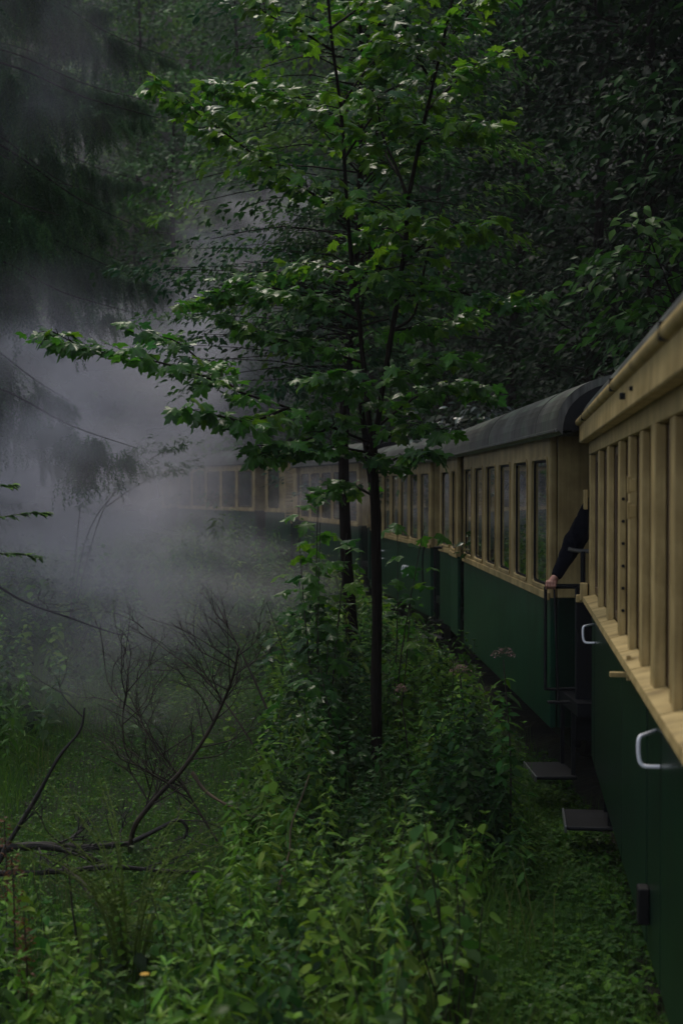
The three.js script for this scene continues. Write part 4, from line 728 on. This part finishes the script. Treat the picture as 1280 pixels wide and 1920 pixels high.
{
  const base = onLand(-1.05, 7.0), o = thing('feathery_plant', 'feathery yellow green plant arching in front of the dead logs', 'plant', base), m = L.grass.clone(); m.color = C(.13, .20, .025);
  for (let i = 0; i < 34; i++) { const a = rr(0, 6.28), l = rr(.55, 1.1), e = V(Math.cos(a) * l * .7, 0.75 * l + .25, Math.sin(a) * l * .5), g = limb([V(0, 0, 0), V(e.x * .35, e.y * .75, e.z * .35), e], .004, .0015, 4, 10), cv = g.userData.curve, hairs = [g]; for (let k = 0; k < 26; k++) { const t = lerp(.25, 1, k / 26), q = cv.getPoint(t), d = around().multiplyScalar(rr(.03, .09) * (1.1 - t * .6)).add(V(0, rr(0, .03), 0)); hairs.push(limb([q, q.clone().add(d)], .0022, .0008, 3, 1)); } part('frond', hairs, m, o); }
  for (const [x, d, h] of [[-1.62, 6.9, .8], [-1.45, 6.4, .7], [-1.75, 7.3, .9]]) { const b = onLand(x, d), q = thing('dock_plant', d < 6.6 ? 'shorter rusty brown dock stalk at the lower left edge' : d < 7 ? 'middle rusty brown dock stalk at the lower left edge' : 'tallest rusty brown dock stalk at the lower left edge', 'plant', b), g = limb([V(0, 0, 0), V(.03, h * .5, 0), V(.02, h, .02)], .006, .003, 5, 8), rm = L.herb.clone(); rm.color = C(.11, .045, .018); part('stem', g, M.stemDark, q); const lv = new Leaves(); for (let k = 0; k < 110; k++) { const t = rr(.45, 1), p = g.userData.curve.getPoint(t).add(b); lv.add(p.add(V(rr(-.04, .04), rr(-.02, .02), rr(-.04, .04))), upish(1), around().add(V(0, .5, 0)), rr(.015, .03), jitter(C(.12, .05, .02), .4)); } lv.build('seed_head', G.ov, L.herb, q); }
}
// hemp agrimony with dusty pink heads beside the second coach
function flowerHerb(label, px, py, d, leafN, head) {
  const top = at(px, py, d), base = onLand(top.x + 0.05, d + 0.1), o = thing('flowering_herb', label, 'plant', base), g = limb([base, base.clone().lerp(top, .5).add(V(.03, 0, 0)), top], 0.009, 0.004, 6, 12), cv = g.userData.curve;
  part('stem', off(g, base), M.stemDark, o);
  for (let i = 0; i < leafN; i++) { const t = lerp(.35, .98, i / leafN), q = cv.getPoint(t), a = i * 2.2; for (const s of [0, 2.1, 4.2]) { const dir = V(Math.cos(a + s), rr(-.3, .35), Math.sin(a + s)); part('leaf', G.lance, L.herb.tones[i % 3], o).applyMatrix4(leafMatrix(q.clone().sub(base), upish(.4), dir, rr(.13, .2) * (1.15 - .5 * t))); } }
  const fl = new Leaves(); for (let i = 0; i < 130; i++) { const a = rr(0, 6.28), r = Math.sqrt(R()) * head; fl.add(top.clone().add(V(Math.cos(a) * r, 0.03 + .05 * (1 - (r / head) ** 2) + rr(-.012, .012), Math.sin(a) * r)), upish(.6), around(), rr(.012, .022), jitter(pick([C(.30, .16, .15), C(.22, .13, .11), C(.36, .24, .2)]), .25)); }
  fl.build('flower_head', G.ov, L.herb, o);
}
L.herb.tones = [MID, C(0.045, 0.10, 0.026), FRESH].map((c) => { const m = L.herb.clone(); m.color = c; return m; });
flowerHerb('tallest flowering herb with a dusty pink head before the second coach', 944, 1238, 9.6, 9, .085);
flowerHerb('flowering herb with a dull pink head left of the tallest one', 863, 1268, 10.6, 8, .08);
flowerHerb('small flowering herb with a thin brownish head beside the maple trunk', 752, 1304, 11.2, 7, .05);
// broad heart shaped leaves on dark shoots in the middle foreground
{
  const base = onLand(0.52, 6.35), o = thing('lime_sapling', 'clump of dark shoots with yellowing heart shaped leaves in the foreground', 'sapling', base), tn = [MID, FRESH, C(0.05, 0.11, 0.028), YELLOW, C(.2, .12, .05)].map((c) => { const m = L.herb.clone(); m.color = c; return m; });
  const tips = [[790, 1500], [815, 1540], [880, 1590], [855, 1640], [775, 1600], [905, 1700], [760, 1690]].map(([x, y], i) => at(x, y, 6.3 + (i % 3 - 1) * .18)), stems = tips.map((t, i) => limb([base.clone().add(V(rr(-.08, .08), 0, rr(-.08, .08))), base.clone().lerp(t, .55).add(V(rr(-.03, .03), 0, 0)), t], 0.006, 0.0022, 5, 10));
  stems.forEach((g, i) => { for (let k = 0; k < 12; k++) { const q = g.userData.curve.getPoint(lerp(.35, 1, (k + R()) / 12)), dir = around().add(V(0, rr(-.7, 0), 0)), c = q.clone().addScaledVector(dir, .035); part('leaf', G.heart, tn[pick([0, 1, 2, 2, 0, 1, 3, i === 2 ? 3 : 0, k === 5 && i === 3 ? 4 : 2])], o).applyMatrix4(leafMatrix(c.sub(base), upish(.55).addScaledVector(dir, .45), dir, rr(.05, .09))); } });
  part('stem', stems.map((g) => off(g, base)), M.stemDark, o);
}
{ // bramble twigs reaching in at the left edge
  for (const [label, path] of [['leafy twig reaching in at the left edge level with the far coach', [[-60, 975], [0, 970], [45, 963], [88, 962]]], ['lower leafy twig at the left edge above the dark bank', [[-60, 1035], [0, 1038], [40, 1040], [72, 1046]]], ['upper leafy twig at the left edge below the pale spruce', [[-70, 890], [-20, 905], [10, 912], [24, 908]]]]) {
    const q = path.map(([x, y], i) => at(x, y, 9 + i * .05)), base = onLand(q[0].x - .2, 9), o = thing('bramble', label, 'plant', base), g = limb([base, base.clone().lerp(q[0], .6).add(V(-.1, .1, 0)), ...q], .008, .002, 5, 20); part('stem', off(g, base), M.stemDark, o);
    for (let i = 0; i < 46; i++) { const t = lerp(.2, 1, Math.sqrt(R())), c = g.userData.curve.getPoint(t), dir = V(rr(.2, 1), rr(-.3, .1), rr(-.8, .8)); part('leaf', G.ov, L.herb.tones[i % 3], o).applyMatrix4(leafMatrix(c.sub(base), upish(.3), dir, rr(.05, .08))); }
  }
}
// --- dead branches lying in the grass
function deadBranch(label, pts, r0, r1, mat, twigN, twigL, up = .5, seedDir = null) {
  const base = pts[0].clone(); const o = thing('dead_branch', label, 'branch', base), g = limb(pts, r0, r1, 8, pts.length * 6, .35), cv = g.userData.curve; part('limb', off(g, base), mat, o);
  const grow = (q, dir, l, r, depth) => { const mid = q.clone().addScaledVector(dir, l * .5).add(V(rr(-.12, .12) * l, rr(-.08, .12) * l, rr(-.12, .12) * l)), e = q.clone().addScaledVector(dir, l).add(V(rr(-.2, .2) * l, rr(-.1, .15) * l, rr(-.2, .2) * l)), tg = limb([q, mid, e], r, r * .35, 5, 7, .2); part('twig', off(tg, base), mat, o); if (depth) for (let i = 0; i < 2 + (depth > 1); i++) grow(tg.userData.curve.getPoint(rr(.35, .95)), dir.clone().add(V(rr(-.9, .9), rr(-.4, .8), rr(-.5, .5))).normalize(), l * rr(.45, .75), r * .6, depth - 1); };
  for (let i = 0; i < twigN; i++) { const t = rr(.2, .97), d = cv.getTangent(t).multiplyScalar(.5).add(V(rr(-1, 1), up * rr(-.3, 1.3), rr(-.7, .7))).normalize(); grow(cv.getPoint(t), d, twigL * rr(.5, 1.1), Math.max(.0048, lerp(r0, r1, t) * .42), 2); }
}
const W2 = (l, d) => l.map(([x, y], i) => at(x, y, Array.isArray(d) ? lerp(d[0], d[1], i / (l.length - 1)) : d));
deadBranch('long dead branch slanting up to the right across the meadow lane', W2([[243, 1600], [250, 1555], [290, 1500], [345, 1440], [395, 1365], [425, 1300], [440, 1255], [447, 1215]], [9.9, 9.2]), .020, .006, M.deadwood, 26, .46, .45);
deadBranch('dark forked stick leaning up at the left edge', W2([[-5, 1620], [25, 1565], [65, 1500], [110, 1420], [150, 1368], [158, 1328]], [9, 9.1]), .018, .006, M.deadDark, 2, .35);
deadBranch('thick dark log lying level at the left, under the leaning stick', W2([[-40, 1600], [60, 1588], [150, 1592], [240, 1585]], [9.4, 9.9]), .034, .02, M.deadDark, 4, .35);
deadBranch('dark log sagging to the right below the level log', W2([[10, 1592], [80, 1590], [150, 1605], [190, 1622]], [9, 9.2]), .028, .016, M.deadDark, 2, .3);
deadBranch('pale broken branch with split bark above the foreground weeds', W2([[120, 1628], [150, 1655], [175, 1690], [210, 1730], [250, 1765]], [8.6, 8]), .022, .01, M.deadwood, 3, .3);
deadBranch('dark crooked branch lying behind the pale broken one', W2([[-10, 1640], [60, 1640], [130, 1635], [210, 1628], [290, 1635], [380, 1640]], [8.9, 9.2]), .020, .012, M.deadDark, 5, .35);
deadBranch('bleached branch end poking out right of the slanting branch', W2([[360, 1450], [380, 1480], [405, 1500], [440, 1518]], [9.8, 9.6]), .014, .009, M.deadPale, 1, .25);
deadBranch('dark curved bough end among the twigs at mid meadow', W2([[250, 1580], [300, 1555], [335, 1540], [350, 1555], [345, 1575]], 9.6), .016, .008, M.deadDark, 4, .4);
deadBranch('tangle of fine dead twigs around the slanting branch', W2([[420, 1600], [370, 1520], [330, 1450], [290, 1400], [240, 1300]], [9.8, 10.2]), .008, .003, M.deadwood, 20, .5, .35);
deadBranch('thin arching dead twigs left of the slanting branch', W2([[330, 1480], [280, 1450], [240, 1420], [230, 1340], [238, 1290]], [9.6, 9.4]), .007, .003, M.deadwood, 8, .42, .4);
deadBranch('dead twiggy top standing up beyond the slanting branch', W2([[500, 1330], [460, 1240], [430, 1180], [405, 1130]], [10.8, 11.2]), .009, .003, M.deadwood, 4, .26, .5);
deadBranch('spray of thin dead twigs over the lane to the left of the thicket', W2([[500, 1440], [430, 1330], [380, 1270], [300, 1210], [260, 1170]], [10.6, 11.4]), .008, .002, M.deadwood, 5, .35, .3);
deadBranch('thin pale dead stalk curving up right of the dead branches', W2([[512, 1730], [525, 1660], [542, 1600], [546, 1550], [568, 1490], [580, 1453]], [7.4, 7.7]), .006, .003, M.deadPale, 0, .2);
deadBranch('thin brown stalk rising from the weeds at the lower left', W2([[145, 1790], [132, 1690], [125, 1620], [117, 1570]], 7.2), .006, .003, M.deadwood, 1, .2);
deadBranch('dark fallen bough on the left bank in the mist', W2([[-20, 1090], [50, 1130], [120, 1155], [190, 1180], [230, 1192]], [15, 16]), .014, .006, M.deadDark, 4, .35);
{ // the single yellow flower
  const q = at(270, 1829, 5.6), base = onLand(q.x, 5.6), o = thing('yellow_flower', 'single small yellow flower low in the foreground weeds', 'flower', base);
  part('stem', off(limb([base, q], .004, .003, 5, 3), base), M.stem, o); const ym = std({ color: C(.62, .36, .02), roughness: .6 });
  for (let k = 0; k < 9; k++) { const a = k * .7, dir = V(Math.cos(a), .5, Math.sin(a)); part('petal', G.ov, ym, o).applyMatrix4(leafMatrix(q.clone().sub(base), UP, dir, .022)); }
}
// ---------- steam ----------
// drifting veils of steam, each a billowed sheet whose density thins out to nothing; many hang one behind another
{
  const mat = phys({ color: C(0.93, 0.90, 0.985), roughness: 1, transmission: 0.5, thickness: 0, specularIntensity: 0, transparent: true, opacity: 0.29, vertexColors: true, side: THREE.DoubleSide, depthWrite: false });
  const geos = [];
  const veil = (px, py, d, w, h, turn, dens, tilt = 0) => {
    const c = at(px, py, d), n = 26, pos = [], col = [], idx = [], uv = [], sd = geos.length * 3.7;
    const q = new THREE.Quaternion().setFromEuler(new THREE.Euler(tilt, turn, 0, 'YXZ'));
    for (let j = 0; j <= n; j++) for (let i = 0; i <= n; i++) {
      const u = i / n * 2 - 1, v = j / n * 2 - 1, b = fbm(u * 1.1 + sd, v * 1.1, sd, 3), p = V(u * w / 2, v * h / 2, (b * 0.55 + 0.3 * u * u - 0.2 * v * v) * Math.min(w, h) * 0.5).applyQuaternion(q).add(c);
      const r = Math.hypot(u, v) + 0.45 * fbm(u * 1.8 + sd, v * 1.8, 2.2, 4), a = (1 - sstep(r, 0.25, 0.95)) * clamp(0.72 + 1.9 * fbm(u * 2.0, v * 2.0 + sd, 6, 5), 0, 1);
      const edge = Math.min(1, 6 * (1 - Math.max(Math.abs(u), Math.abs(v))));
      pos.push(p.x, p.y, p.z); col.push(1, 1, 1, clamp(a * dens * edge, 0, 1)); uv.push(u, v);
      if (i < n && j < n) { const o = j * (n + 1) + i; idx.push(o, o + 1, o + n + 1, o + 1, o + n + 2, o + n + 1); }
    }
    const g = new THREE.BufferGeometry(); g.setAttribute('position', new THREE.Float32BufferAttribute(pos, 3)); g.setAttribute('color', new THREE.Float32BufferAttribute(col, 4)); g.setAttribute('uv', new THREE.Float32BufferAttribute(uv, 2)); g.setIndex(idx); g.computeVertexNormals(); geos.push(g);
  };
  for (const a of STEAM) veil(...a);
  const m = shade(new THREE.Mesh(mergeGeometries(geos), mat)); m.name = 'steam_cloud'; scene.add(m);
  tag(m, 'bank of grey white locomotive steam drifting over the meadow at the left', 'steam', null, 'stuff');
}

const renderer = new THREE.WebGLRenderer({ antialias: true });
renderer.shadowMap.enabled = true;
renderer.toneMapping = THREE.LinearToneMapping;
renderer.toneMappingExposure = EXPOSURE;
renderer.render(scene, camera);
